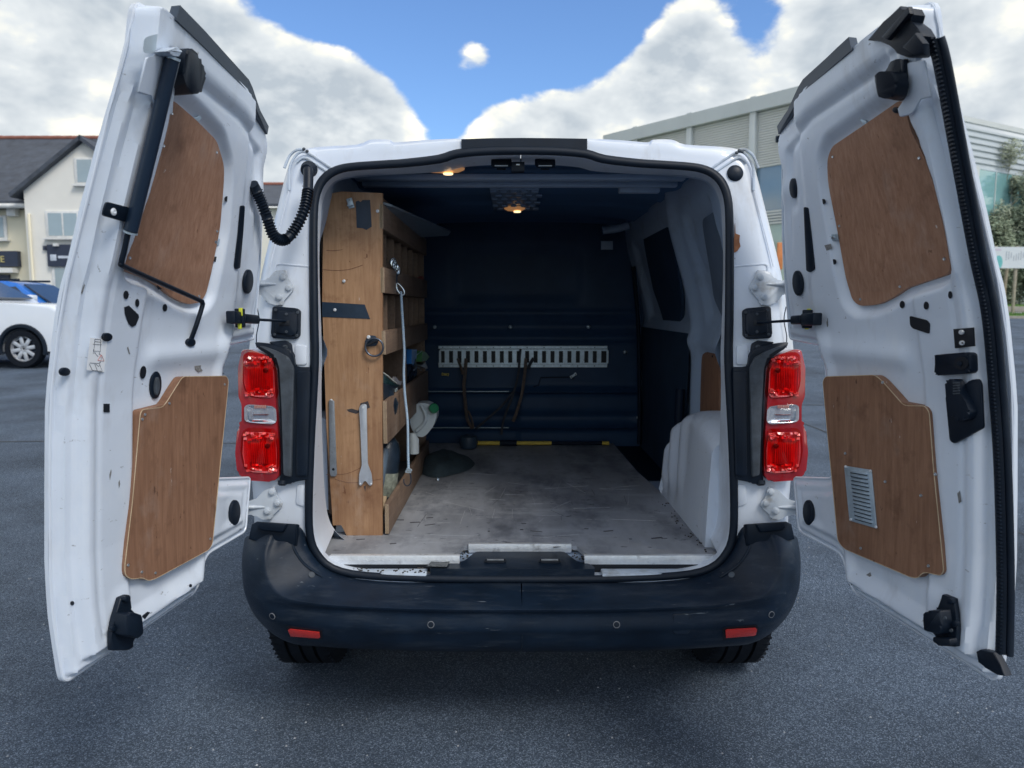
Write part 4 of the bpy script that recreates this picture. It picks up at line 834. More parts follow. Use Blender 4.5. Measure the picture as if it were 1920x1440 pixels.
# louvred steel vent on the lower panel
def low_d(x, y, d): return D.W(*D.uz(x, y, d), d)
vq = [(1584, 873), (1635, 881), (1645, 991), (1594, 976)]
vent = prism('vent_grille', [low_d(x, y, .0715) for x, y in vq], -D.N*.003, galv, D.o, .0008)
for i in range(13):
    t = (i+1.2)/14.4; a = [vq[0][j]+(vq[3][j]-vq[0][j])*t for j in (0, 1)]; b = [vq[1][j]+(vq[2][j]-vq[1][j])*t for j in (0, 1)]
    p0 = low_d(a[0]+(b[0]-a[0])*.16, a[1]+(b[1]-a[1])*.16, .0755); p1 = low_d(a[0]+(b[0]-a[0])*.84, a[1]+(b[1]-a[1])*.84, .0755)
    bm = bmesh.new(); bm_tube(bm, [p0, p0.lerp(p1, .06), p0.lerp(p1, .94), p1], [.001, .0036, .0036, .001], 6); frombm('louvre', bm, galv, vent)
    box('louvre_gap', (p0+p1)/2+Vector((0, 0, -.0042))-D.N*-.0012, ((p1-p0).length*.9, .003, .0022), hole_m, vent, 0, Matrix((( p1-p0).normalized(), D.N, (p1-p0).normalized().cross(D.N))).transposed())
for (x, y) in ((1586, 875), (1632, 883), (1643, 988), (1596, 974)): lathe('vent_rivet', [(.004, 0), (.003, .003), (.001, .003)], low_d(x, y, .0748), -D.N, alu, vent, 8)
for (x, y) in ((1655, 717), (1754, 889), (1660, 903), (1727, 929), (1614, 1028), (1741, 1061), (1585, 850)): lathe('panel_screw', [(.0038, 0), (.0032, .002), (.001, .001)], low_d(x, y, .0715), -D.N, steel, D.o, 8)
# plate with two white screws, lock box, inside handle
pl = D.pris('lock_plate', [(1790, 617), (1827, 614), (1829, 649), (1793, 653)], .003, .004, hole_m, .0006)
for (x, y) in ((1804, 623), (1805, 643)): D.disc('plate_screw', x, y, 4.5, 4.5, .004, alu, 0, .0078, .001, 14); D.disc('screw_socket', x, y, 1.6, 1.8, .001, hole_m, 0, .012, 0, 8)
lk = D.pris('lock_box', rpoly([(1764, 668), (1768, 665), (1826, 660), (1833, 664), (1834, 695), (1829, 700), (1770, 704), (1766, 700)], 4, 3), .002, .020, black_pl, .006)
D.disc('lock_hole', 1803, 681, 13.5, 12.5, .001, hole_m, 0, .0225, 0, 22); D.disc('lock_core', 1799, 682, 5, 5, .0012, rubber, 0, .0236, .0005, 12)
D.pris('handle_plate', rpoly([(1776, 742), (1790, 733), (1812, 722), (1824, 712), (1838, 710), (1843, 720), (1847, 802), (1792, 832), (1784, 826)], 4, 2), .002, .006, black_pl, .002)
D.pris('door_handle', rpoly([(1787, 716), (1792, 710), (1806, 711), (1812, 730), (1826, 752), (1834, 772), (1828, 785), (1815, 790), (1801, 784), (1793, 770), (1790, 750)], 4, 3), .009, .022, black_pl, .007)
for i in range(5): D.pris('grip_rib', [(1788, 717+i*5), (1800, 716+i*5), (1800, 718.5+i*5), (1788, 719.5+i*5)], .031, .002, rubber_dirty, 0)
D.disc('handle_screw', 1817, 774, 6.5, 6.5, .001, hole_m, 0, .0315, 0, 14); D.disc('screw_head', 1817, 774, 3.4, 3.4, .0015, rubber_dirty, 0, .0325, .0004, 10)
for (x, y) in ((1831, 719), (1825, 803)): D.disc('plate_rivet', x, y, 6, 6, .005, black_pl, 0, .008, .002, 14); D.disc('rivet_socket', x, y, 2.2, 2.2, .001, hole_m, 0, .0135, 0, 8)
# upper and lower latches
D.pris('latch_backing_plate', rpoly([(1704, 118), (1736, 113), (1749, 182), (1727, 186), (1722, 200), (1712, 214), (1690, 220), (1686, 204), (1704, 180)], 3, 2), .003, .005, white_in, .002)
D.pris('upper_latch', rpoly([(1658, 150), (1668, 138), (1676, 118), (1694, 110), (1708, 116), (1712, 150), (1704, 185), (1690, 190), (1668, 184), (1662, 176)], 4, 2), .004, .012, black_pl, .003)
D.pris('latch_case', rpoly([(1660, 148), (1672, 136), (1700, 136), (1705, 160), (1700, 182), (1684, 188), (1666, 182)], 5, 3), .018, .030, black_pl, .007)
D.disc('latch_bolt', 1687, 207, 6, 6, .012, black_pl, 0, .006, .002, 10); D.pris('latch_rod', [(1695, 112), (1703, 111), (1706, 148), (1698, 148)], .045, .010, black_pl, .003)
D.pris('lower_latch', rpoly([(1774, 1113), (1796, 1122), (1800, 1150), (1802, 1180), (1800, 1212), (1776, 1210), (1762, 1200), (1764, 1190), (1749, 1178), (1750, 1150), (1766, 1140)], 2, 2), .001, .012, black_pl, .003)
D.pris('latch_case', rpoly([(1750, 1152), (1760, 1142), (1784, 1142), (1788, 1172), (1782, 1188), (1752, 1180)], 4, 2), .014, .032, black_pl, .006)
D.pris('latch_jaw', rpoly([(1762, 1192), (1794, 1196), (1796, 1208), (1776, 1210), (1762, 1202)], 3, 2), .014, .020, black_pl, .003)
for (x, y) in ((1787, 1127), (1795, 1169)): D.disc('latch_bolt', x, y, 5, 6, .010, black_pl, 0, .013, .002, 12)
for (x, y) in ((1772, 1159), (1784, 1182)): D.disc('case_rivet', x, y, 3.2, 3.5, .002, rubber_dirty, 0, .047, .0006, 10)
# free-edge rubber seal with a ribbed track, top trim and bottom flap
sl = cat([(1746, 75, 0), (1760, 130, 0), (1797, 330, 0), (1825, 480, 0), (1848, 590, 0), (1862, 740, 0), (1871, 880, 0), (1876, 1080, 0), (1874, 1225, 0)], 14)
uvs = [D.uz(q.x, q.y, .055) for q in sl]; sp = [D.W(u, z, .052) for u, z in uvs]; tube('edge_seal', sp, .0118, rubber, D.o, 8, False, .6, D.U)
tube('seal_bead', [D.W(u+.015, z, .045) for u, z in uvs], .0068, rubber, D.o, 8); bm = bmesh.new()
fine = cat(sp, 2); L_ = sum((fine[i+1]-fine[i]).length for i in range(len(fine)-1)); acc = 0; nxt = 0
for i in range(len(fine)-1):
    while nxt <= acc+(fine[i+1]-fine[i]).length:
        p = fine[i].lerp(fine[i+1], (nxt-acc)/max(1e-6, (fine[i+1]-fine[i]).length)); bm_box(bm, p-D.N*.008+D.U*.003, (.004, .013, .0034), 0); nxt += .0078
    acc += (fine[i+1]-fine[i]).length
tag(frombm('seal_ribs', bm, black_pl, D.o, False), None, None, None, 'stuff')
def onD(px, d): return [D.W(*D.uz(x, y, d), d) for x, y in px]
prism('top_trim', onD([(1648, 78), (1680, 44), (1711, 14), (1717, 26), (1729, 18), (1735, 30), (1731, 44), (1746, 55), (1755, 70), (1750, 100), (1742, 108), (1724, 110), (1704, 103), (1693, 84), (1676, 77)], .05), -D.N*.03, black_pl, D.o, .004)
prism('trim_fin', onD([(1660, 70), (1711, 13), (1714, 26), (1690, 52), (1672, 76)], .083), -D.N*.010, black_pl, D.o, .002)
prism('trim_end', onD([(1700, 90), (1726, 62), (1742, 82), (1744, 104), (1728, 108)], .083), -D.N*.014, rubber, D.o, .006)
prism('bottom_flap', onD([(1842, 1220), (1850, 1216), (1876, 1222), (1888, 1245), (1898, 1266), (1882, 1264), (1860, 1250), (1846, 1240)], .03), -D.N*.018, rubber, D.o, .003)
# dark strip along the top edge of both doors
lip_m = mat('grey_rubber', (.05, .068, .095), .5)
for (D, um) in ((DL, .72), (DR, .56)):
    us_ = [um, .60 if um > .6 else .5, .45, .30, .26, .15, .06]; zt_ = [float(np.interp(q, [.028, .055, .25, .29, .62, .8], [1.845, 1.876, 1.922, 1.930, 1.937, 1.936])) for q in us_]; dd = [.071, .070, .068, .066, .062, .046, .042]
    a = [D.W(u, z+.008, d) for u, z, d in zip(us_, zt_, dd)]; b = [D.W(u, z-(.018 if i < 4 else .014), d-.004) for i, (u, z, d) in enumerate(zip(us_, zt_, dd))]
    bm = bmesh.new(); bm_prism(bm, a+b[::-1], D.N*.020); frombm('top_strip', bm, lip_m, D.o)
# door check arms: rod from the pillar to a block in the door, with a yellow clip
for (D, pil, end, clip, blk) in ((DL, (535, 602), (478, 599), (456, 597), (436, 595)), (DR, (1421, 605), (1486, 601), (1508, 598), (1524, 599))):
    a = rp(*pil, -.02); zz = a.z; q = lambda px, d: D.W(*D.uz(*px, d), d)
    b = D.P(*end, .030); c = D.P(*clip, .030); e = D.P(*blk, .028); chk = tube('check_arm', [a, b], .0042, black_pl, van, 8)
    ax = (e-b).normalized(); n = ax.cross(Vector((0, 0, 1)))
    bm = bmesh.new(); R3 = Matrix((ax, Vector((0, 0, 1)).cross(ax), Vector((0, 0, 1)))).transposed()
    bm_box(bm, b.lerp(c, .45), ((c-b).length*.95, .022, .026), .006, R3); bm_box(bm, c.lerp(e, .8), ((e-c).length*1.2, .026, .034), .004, R3); bm_box(bm, c.lerp(e, .3), (.014, .026, .052), .003, R3)
    frombm('check_block', bm, black_pl, chk)
    bm = bmesh.new(); up = Vector((0, 0, 1)); fr = -n if n.y > 0 else n; fr = Vector((0, -.020, 0))
    bm_box(bm, c+fr, (.006, .006, .050), .001); bm_box(bm, c+fr+Vector((.002, 0, .018)), (.010, .010, .022), .002); bm_box(bm, c+fr+Vector((-.002, 0, -.018)), (.010, .010, .022), .002)
    frombm('yellow_clip', bm, yellow, chk)

# seam sealer, spot welds and panel screws on both inner panels
for D in (DL, DR):
    tube('seam_sealer', cat([D.W(u, z, D.depth(u, z)+.0006) for u, z in ((.38, .612), (.50, .606), (.62, .600), (.74, .598))], 6), .0022, dirty_white, D.o, 6)
    tube('seam_sealer', cat([D.W(u, z, D.depth(u, z)+.0006) for u, z in ((.055, 1.30), (.035, 1.45), (.032, 1.60), (.050, 1.78))], 6), .0020, dirty_white, D.o, 6)
    w = D.win; c = w.mean(0)
    for t in range(0, len(w), 11):
        p = w[t]+(c-w[t])*.07; lathe('panel_screw', [(.0036, 0), (.003, .0016), (.001, .001)], D.W(float(p[0]), float(p[1]), .0342), -D.N, steel, D.o, 8)
    lw = np.array(D.low); c = lw.mean(0)
    if D is DL:
        for t in range(2, len(lw), 9):
            p = lw[t]+(c-lw[t])*.06; lathe('panel_screw', [(.0036, 0), (.003, .0016), (.001, .001)], D.W(float(p[0]), float(p[1]), .0712), -D.N, steel, D.o, 8)
for (D, x, t) in ((DL, 438, .05), (DR, 1518, -.05)):
    D.disc('oval_plug', x, 961, 10, 24, .007, black_pl, t, .001, .003); D.disc('plug_rim', x, 961, 6.5, 17, .003, rubber, t, .0085, .001)
# ------------------------------------------------------------------ plywood shelving on the left
YS = 2.53
unit = empty('shelving_unit', (-.55, 3.1, ZF), 'tall plywood shelving unit with pigeonholes along the left side of the van', 'shelving')
sp_ = [(607, 375), (612, 364), (640, 359), (717, 362), (717, 1004), (650, 1004), (640, 985), (624, 985), (612, 800), (604, 560)]
side = prism('side_panel', [atY(x, y, YS) for x, y in sp_], Vector((0, .018, 0)), ply_shelf, unit, .0008)
XA = atY(717, 700, YS).x-.001; YE = 3.78
def zat(y): return atY(717, y, YS).z
box('end_panel', (XA-.10, YE, (ZF+1.70)/2), (.20, .016, 1.70-ZF-.01), ply_lip, unit); box('back_panel', (XA-.205, (YS+YE)/2+.01, 1.13), (.010, YE-YS-.04, 1.15), ply_lip, unit)
lips = [(383, 429), (501, 549), (620, 665), (752, 832), (945, 1001)]
for i, (y0, y1) in enumerate(lips):
    za, zb = zat(y0), zat(y1); lp = box('shelf_lip', (XA+.0075, (YS+YE)/2+.004, (za+zb)/2), (.015, YE-YS+.008, za-zb), ply_lip, unit, .0008)
    for k in range(4): box('ply_layer', (XA+.002+.0035*k, YS-.0003, (za+zb)/2), (.0016, .0012, za-zb-.002), ply_edge, lp)
    if i < 4: box('shelf', (XA-.10, (YS+YE)/2+.010, zb+.012), (.198, YE-YS-.02, .012), ply_lip, unit)
box('shelf', (XA-.10, (YS+YE)/2+.010, 1.745), (.198, YE-YS-.02, .012), ply_lip, unit)
for (lo, hi) in ((501, 429), (620, 549)):
    zl, zh = zat(lo)-.03, zat(hi)+.001
    for Y in (2.70, 2.88, 3.06, 3.24, 3.42, 3.60): box('divider', (XA-.102, Y, (zl+zh)/2), (.19, .012, zh-zl-.006), ply_lip, unit)
for (lo, hi) in ((752, 665),):
    zl, zh = zat(lo)-.07, zat(hi)+.001
    for Y in (3.16,): box('divider', (XA-.102, Y, (zl+zh)/2), (.19, .012, zh-zl-.006), ply_lip, unit)
# tape strips, clip, screws, ring
tape = mat('dark_tape', (.016, .034, .062), .45, 0, .15, 30, bump=.2, bs=80)
def onp(px, lift): return [atY(x, y, YS-lift) for x, y in px]
prism('tape_patch', onp([(667, 378), (672, 376), (676, 379), (680, 375), (694, 375), (697, 425), (687, 431), (680, 428), (669, 427)], .0006), Vector((0, -.001, 0)), tape, unit)
prism('tape_strip', onp([(604, 566), (684, 571), (694, 598), (604, 594)], .0006), Vector((0, -.001, 0)), tape, unit)
bm = bmesh.new(); c = atY(657, 381, YS-.004); R3 = Matrix.Rotation(R_(-15), 3, 'Y'); bm_box(bm, c, (.020, .004, .034), .001, R3); bm_box(bm, c+Vector((.002, -.010, -.008)), (.020, .020, .004), .001, R3); bm_box(bm, c+Vector((.004, -.020, -.002)), (.018, .003, .018), .001, R3)
frombm('bracket_clip', bm, galv, unit); lathe('bracket_hole', [(.004, 0), (.004, .001), (.001, .001)], c+Vector((-.001, -.003, .008)), (0, -1, 0), hole_m, unit, 10)
for (x, y) in ((645, 527), (628, 581), (621, 751), (680, 763), (708, 396)):
    lathe('panel_screw', [(.0058, 0), (.0055, .003), (.0025, .004), (.001, .002)], atY(x, y, YS-.001), (0, -1, 0), alu, unit, 12)
pl = prism('ring_plate', onp(rpoly([(691, 629), (704, 629), (710, 640), (706, 648), (686, 650), (684, 640)], 3, 2), .001), Vector((0, -.004, 0)), tape, unit, .001)
lathe('ring_screw', [(.007, 0), (.006, .003), (.003, .004), (.001, .003)], atY(691, 632, YS-.005), (0, -1, 0), alu, pl, 12)
c = atY(702, 651, YS-.012); Rr = .031
ring = [c+Vector((Rr*math.cos(a), -.002, Rr*math.sin(a))) for a in [2*math.pi*i/28 for i in range(28)]]; tube('steel_ring', ring, .0036, mat('dark_steel', (.12, .14, .18), .3, .8), pl, 8, True)
tube('ring_bar', [c+Vector((-.026, -.003, .008)), c+Vector((.018, -.003, .026))], .0036, hole_m, pl, 6)
for pts in ([(612, 469), (625, 470), (642, 468)], [(604, 505), (630, 507), (655, 505), (680, 497)], [(612, 890), (650, 888), (678, 876)], [(628, 898), (660, 905), (715, 898)]):
    tube('scratch', cat(onp(pts, .0002), 6), .0011, ply_low, unit, 4)
for px in ([(650, 768), (660, 766), (672, 770), (676, 756), (690, 752), (694, 764), (684, 768), (668, 776), (654, 772)], [(682, 912), (686, 910), (685, 922)]): prism('burn_mark', onp(px, .0003), Vector((0, -.0004, 0)), mat('soot', (.05, .045, .05), .8), unit)
# tools hanging on the side panel
fb = prism('flat_bar', onp(rpoly([(617, 750), (627, 751), (632, 889), (630, 893), (621, 893), (619, 888)], 2, 2), .003), Vector((0, -.004, 0)), steel, None, .0006)
tag(fb, 'flat grey steel bar hanging at the left edge of the plywood panel', 'metal bar')
lathe('bar_hole', [(.0048, 0), (.0048, .0005), (.001, .0005)], atY(625, 880, YS-.0075), (0, -1, 0), hole_m, fb, 12)
for q in (fb,): pass
ring = rpoly([(674, 766), (676, 759), (683, 757), (688, 759), (688, 775), (690, 870), (697, 888), (699, 908), (694, 911), (690, 906), (687, 901), (683, 901), (680, 907), (677, 911), (673, 908), (674, 888), (679, 872), (676, 800)], 3, 2)
sp2 = prism('pin_spanner', onp(ring, .004), Vector((0, -.005, 0)), mat('bright_steel', (.62, .65, .70), .35, .6, .1, 40), None, .0008)
tag(sp2, 'silver forked pin spanner hanging on the plywood panel', 'spanner')
lathe('spanner_hole', [(.0042, 0), (.0042, .002), (.001, .002)], atY(681, 764, YS-.0095), (0, -1, 0), alu, sp2, 12)
for (x, y) in ((676, 907), (696, 907)): lathe('spanner_pin', [(.003, 0), (.003, .006), (.001, .007)], atY(x, y, YS-.0095), (0, -1, 0), alu, sp2, 8)
# snap hook and blue-white cord
def onl(x, y, lift=.02): return atX(x, y, XA+.015+lift)
cord_m = bpy.data.materials.new('blue_white_cord'); cord_m.use_nodes = True; nt = cord_m.node_tree; b_ = nt.nodes['Principled BSDF']; tc = nt.nodes.new('ShaderNodeTexCoord'); wv = nt.nodes.new('ShaderNodeTexWave'); wv.bands_direction = 'Z'; wv.inputs['Scale'].default_value = 70; wv.inputs['Distortion'].default_value = 1.5
rpn = nt.nodes.new('ShaderNodeValToRGB'); rpn.color_ramp.elements[0].color = (.10, .30, .55, 1); rpn.color_ramp.elements[1].color = (.72, .80, .85, 1); rpn.color_ramp.elements[0].position = .35; rpn.color_ramp.elements[1].position = .6
nt.links.new(tc.outputs['Object'], wv.inputs['Vector']); nt.links.new(wv.outputs[0], rpn.inputs[0]); nt.links.new(rpn.outputs[0], b_.inputs['Base Color']); b_.inputs['Roughness'].default_value = .8
cord = empty('hanging_cord', onl(752, 545), 'thin blue and white cord hanging from a snap hook in front of the shelves', 'cord')
YC = 2.78
tube('cord_line', cat([atY(x, y, YC) for x, y in ((752, 546), (753, 570), (756, 620), (758, 660), (757, 700), (759, 740), (764, 790), (765, 850), (766, 880))], 6), .0052, cord_m, cord, 8)
tube('cord_knot', cat([atY(x, y, YC-.006) for x, y in ((762, 879), (770, 880), (771, 883), (763, 882), (761, 885), (771, 886))], 4), .003, galv, cord, 6)
tube('wire_hook', cat([atY(x, y, YC) for x, y in ((766, 884), (770, 892), (770, 905), (764, 911), (758, 907), (757, 898))], 6), .0022, tape, cord, 6)
chromeh = mat('bright_hook', (.75, .82, .86), .22, .9, .1, 60)
hook = empty('snap_hook', atY(745, 540, YC), 'bright steel snap hook clipped on the shelf lip above the cord', 'hook')
loop = cat([atY(x, y, YC) for x, y in ((744, 531), (750, 535), (757, 544), (758, 551), (753, 553), (747, 547), (743, 538))], 5, True); tube('hook_loop', loop, .0036, chromeh, hook, 8, True)
for k, (x, y) in enumerate(((742, 537), (741, 541), (744, 544))): tube('hook_gate', [atY(x-3, y, YC), atY(x+5, y+2, YC)], .0028, chromeh, hook, 6)
rnd = random.Random(4)
cl_ = empty('steel_carabiner', atY(740, 500, YC), 'cluster of shiny steel carabiner links on the second shelf lip', 'carabiner')
for k in range(6):
    x, y = 737+k*1.6+rnd.uniform(-1, 1), 491+k*3.4; c = atY(x, y, YC+.02); a0 = rnd.uniform(0, 3)
    pts = [c+Vector((.010*math.cos(t)*math.cos(a0), .010*math.cos(t)*math.sin(a0), .013*math.sin(t))) for t in [2*math.pi*i/14 for i in range(14)]]; tube('link', pts, .0036, chromeh, cl_, 6, True)
tube('strap', [atY(743, 515, YC+.01), atY(743, 530, YC)], .005, tape, cl_, 6)
# things on the shelves
def shelf_y(x, X): return X*1350/(x-960)
bag_m = mat('black_bag', (.012, .022, .038), .35, 0, .3, 20, bump=.5, bs=40)
def blob(name, c, s, m, seed, label, catg, n=2, amp=.18):
    bm = bmesh.new(); bmesh.ops.create_icosphere(bm, subdivisions=3, radius=1); r_ = random.Random(seed); ph = [r_.uniform(0, 6) for _ in range(6)]
    for q in bm.verts:
        k = 1+amp*(math.sin(q.co.x*3+ph[0])*math.sin(q.co.y*3.3+ph[1])+.6*math.sin(q.co.z*5+ph[2]+q.co.x*4)); p = q.co*k
        q.co = Vector((p.x*s[0], p.y*s[1], max(p.z, -.75)*s[2]))+Vector(c)
    o = frombm(name, bm, m); return tag(o, label, catg) if label else o
z4 = zat(832)+.02
b1 = blob('tool_bag', (XA-.075, 2.72, z4+.10), (.085, .12, .12), bag_m, 1, 'black bag with white lettering on the fourth shelf', 'bag')
prism('bag_flap', [atX(x, y, XA-.004) for x, y in ((717, 700), (733, 712), (752, 724), (748, 727), (730, 722), (717, 718))], Vector((-.05, 0, 0)), mat('green_black_plastic', (.02, .06, .06), .15, 0, .2), b1, .002)
tube('bag_zip', [atX(x, y, XA-.002) for x, y in ((717, 698), (727, 705), (737, 714), (743, 718))], .003, mat('bag_piping', (.75, .78, .72), .4), b1, 6)
prism('bag_front', [atX(x, y, XA-.003) for x, y in ((717, 718), (735, 722), (752, 725), (745, 735), (730, 748), (717, 751))], Vector((-.03, 0, 0)), bag_m, b1, .003)
prism('clear_wrap', [atX(x, y, XA-.002) for x, y in ((738, 712), (742, 706), (748, 714), (754, 715), (752, 722), (744, 720))], Vector((-.01, 0, 0)), mat('clear_film', (.45, .45, .5), .2), b1, 0)
tR = Matrix(((0, 0, 1), (-1, 0, 0), (0, 1, 0)))   # lettering faces +X, upside down reading as in the photograph
tR = Matrix.Rotation(R_(180), 3, 'X') @ Matrix(((0, 0, 1), (1, 0, 0), (0, 1, 0)))
p_ = atX(718.5, 724.0, XA+.0005); tR = Matrix(((0, 0, 1), (1, 0, 0), (0, 1, 0)))
text('bag_lettering', 'HON', atX(746, 726, XA+.0008)+Vector((0, -.01, .0)), .026, Matrix.Rotation(R_(180), 3, 'X') @ tR, mat('bag_print', (.65, .80, .85), .5), b1, .0003)
b2 = blob('crisp_packet', (XA-.075, 3.42, z4+.13), (.07, .11, .15), mat('dark_packet', (.02, .03, .05), .2, 0, .5, 30, bump=.4, bs=30), 3, 'dark bundle of wrapped packets on the fourth shelf behind the bag', 'packet')
blue_m = mat('blue_plastic', (.03, .20, .55), .3, 0, .1); green_m = mat('green_plastic', (.09, .26, .10), .4, 0, .15)
tag(prism('blue_packet', [atX(x, y, XA-.006) for x, y in ((772, 655), (782, 655), (781, 672), (775, 684), (772, 682))], Vector((-.05, 0, 0)), blue_m, None, .004), 'bright blue plastic packet on the fourth shelf', 'packet')
gp = tag(prism('green_packet', [atX(x, y, XA+.006) for x, y in ((792, 658), (800, 662), (805, 669), (800, 676), (791, 678))], Vector((-.05, 0, 0)), green_m, None, .004), 'green plastic packet at the far end of the fourth shelf', 'packet')
tag(prism('striped_tube', [atX(x, y, XA+.004) for x, y in ((789, 686), (798, 679), (802, 690), (800, 692))], Vector((-.04, 0, 0)), mat('pale_plastic', (.55, .57, .6), .4), None, .003), 'pale striped plastic end below the green packet', 'packet')
for k, (x0, y0, x1, y1) in enumerate(((776, 694, 782, 688), (785, 690, 790, 695), (782, 665, 791, 658))): tube('packet_glint', [atX(x0, y0, XA+.003), atX(x1, y1, XA+.003)], .002, galv, b2, 5)
z5 = ZF
bt = empty('dark_bottle', (XA-.08, 2.80, z5), 'dark plastic bottle with round cap leaning on the bottom shelf', 'bottle')
ax = Vector((.10, .10, .9)).normalized(); base = Vector((XA-.07, 2.80, z5+.05))
lathe('bottle_body', [(.05, 0), (.062, .01), (.062, .20), (.05, .24), (.028, .265), (.028, .28)], base, ax, bag_m, bt, 20); lathe('bottle_cap', [(.033, .28), (.034, .31), (.030, .316), (.001, .316)], base, ax, mat('dark_teal_cap', (.03, .06, .085), .45), bt, 20)
cb = lathe('bottle_label', [(.0625, .03), (.0628, .032), (.0628, .12), (.0625, .122)], base, ax, mat('grimy_label', (.22, .24, .20), .7, 0, .6, 40), bt, 20)
pv = empty('pipe_offcut', (XA-.05, 2.66, z5), 'grey pipe leaning at the front of the bottom shelf', 'pipe'); tube('pipe', [(XA-.055, 2.60, z5+.06), (XA-.045, 2.78, z5+.26)], .022, mat('grey_pipe', (.10, .14, .19), .4), pv, 16)
tag(blob('white_pot', (XA-.05, 2.60, z5+.045), (.03, .03, .05), mat('white_pot', (.45, .55, .65), .4), 7, None, None, amp=.03), 'small pale pot at the very front of the bottom shelf', 'pot')
tag(box('wood_offcut', (XA-.05, 2.68, z5+.07), (.05, .09, .02), ply_edge, None, .002, Matrix.Rotation(.4, 3, 'X')), 'short wooden offcut at the front of the bottom shelf', 'wood block')
# white jug with green cap
jug_m = mat('milky_plastic', (.62, .68, .70), .38, 0, .06, 10, dirt=[((.3, .3, .27), 14, .6, .75, .5, (1, 1, 1))])
jug = empty('plastic_jug', (XA+.0, 3.36, ZF), 'white plastic jug with green cap tilted at the end of the shelving', 'jug')
YJ = 3.36
jr = rpoly([(772, 765), (783, 756), (800, 756), (812, 762), (818, 772), (819, 782), (812, 800), (800, 815), (792, 820), (781, 818), (772, 805), (768, 790)], 4, 3)
prism('jug_body', [atY(x, y, YJ-.05) for x, y in jr], Vector((0, .10, 0)), jug_m, jug, .012)
tube('jug_handle', cat([atY(x, y, YJ-.058) for x, y in ((790, 760), (797, 775), (798, 788), (790, 800), (780, 808))], 5), .009, jug_m, jug, 8)
lathe('jug_cap', [(.021, 0), (.023, .004), (.023, .018), (.019, .022), (.001, .022)], atY(811, 767, YJ-.06), Vector((.5, -.75, .35)), mat('green_cap', (.02, .20, .09), .4), jug, 20)
lathe('jug_neck', [(.024, -.02), (.020, .0), (.020, .01)], atY(811, 767, YJ-.06), Vector((.5, -.75, .35)), jug_m, jug, 16)
j2 = empty('pale_bottle', (XA-.03, 3.3, ZF), 'pale plastic bottle below the white jug on the bottom shelf', 'bottle')
tube('bottle', [atY(776, 850, 3.25), atY(776, 825, 3.25), atY(773, 812, 3.25)], [.024, .024, .014], jug_m, j2, 14)
# cloth on the floor
def cloth(u, w):
    a = u*2*math.pi; r = w; k = 1-r**5
    x = -.335+.125*r*math.cos(a)*(1+.18*math.sin(2*a+.5)); y = 3.66+.24*r*math.sin(a)*(1+.12*math.cos(3*a))
    z = ZF+.004+.058*k*(1-.45*math.cos(a)*r)+.010*math.sin(a*5+r*4)*k*r+.006*math.sin(60*x+y*14)*k
    return Vector((x, y, max(z, ZF+.003)))
tag(grid('folded_cloth', 40, 14, cloth, mat('dark_cloth', (.030, .050, .062), .9, 0, .2, 50, bump=.3, bs=200)), 'crumpled dark grey-blue cloth on the cargo floor by the shelving', 'cloth')
bm = bmesh.new()
# yellow and black bar lying along the bulkhead
YBAR = 4.22
bar = empty('yellow_bar', (.05, YBAR, ZF), 'long yellow and black handled bar lying along the bulkhead', 'bar')
zb = ZF+.019; px = lambda x: atY(x, 822, YBAR).x
ym_ = mat('yellow_handle', (.62, .45, .06), .5, 0, .15, 30)
for (a, b_, m_, r) in ((888, 937, ym_, .0125), (937, 969, liner, .018), (969, 1034, ym_, .012), (1034, 1129, liner, .010), (1129, 1142, ym_, .0115)): tube('bar_section', [(px(a), YBAR, zb), (px(b_), YBAR, zb)], r, m_, bar, 16)
tag(lathe('round_weight', [(.01, 0), (.045, .008), (.055, .04), (.048, .075), (.01, .085)], (px(880), YBAR-.09, ZF+.001), (0, 0, 1), mat('navy_rubber', (.03, .055, .09), .5), None, 22), 'round dark weight on the floor at the left end of the yellow bar', 'weight')
# straps hung from the rail
dark_rope = mat('strap_webbing', (.035, .04, .055), .8, 0, .3, 60); tan_rope = mat('tan_strap', (.11, .085, .075), .8, 0, .3, 60)
def strap(name, pts, m, r, label):
    o = tube(name, cat([atY(x, y, 4.27-.02*math.sin(i)) for i, (x, y) in enumerate(pts)], 6), r, m, None, 6, False, .5); tag(o, label, 'strap', 'straps hung from the slotted rail')
strap('rail_strap', ((858, 672), (864, 688), (868, 702)), tan_rope, .011, 'short tan strap at the left of the slotted rail')
strap('rail_strap', ((874, 672), (872, 700), (870, 725), (873, 760), (876, 785), (886, 804)), tan_rope, .010, 'long tan strap hanging from the left part of the rail to the floor')
strap('rail_strap', ((878, 770), (884, 785), (888, 802)), tan_rope, .008, 'short tan strap end just above the round weight')
strap('rail_strap', ((976, 655), (974, 672), (972, 700), (962, 740), (945, 785), (940, 815)), dark_rope, .007, 'dark cord looping down left of the rail centre to the bar')
strap('rail_strap', ((986, 672), (984, 700), (978, 740), (968, 775), (962, 790)), tan_rope, .009, 'tan strap hanging straight from the rail centre')
strap('rail_strap', ((1000, 672), (994, 682), (990, 692)), dark_rope, .012, 'short thick dark strap end right of the rail centre')
strap('rail_strap', ((962, 735), (940, 762), (920, 780), (892, 804)), dark_rope, .007, 'dark strap running diagonally down to the round weight')
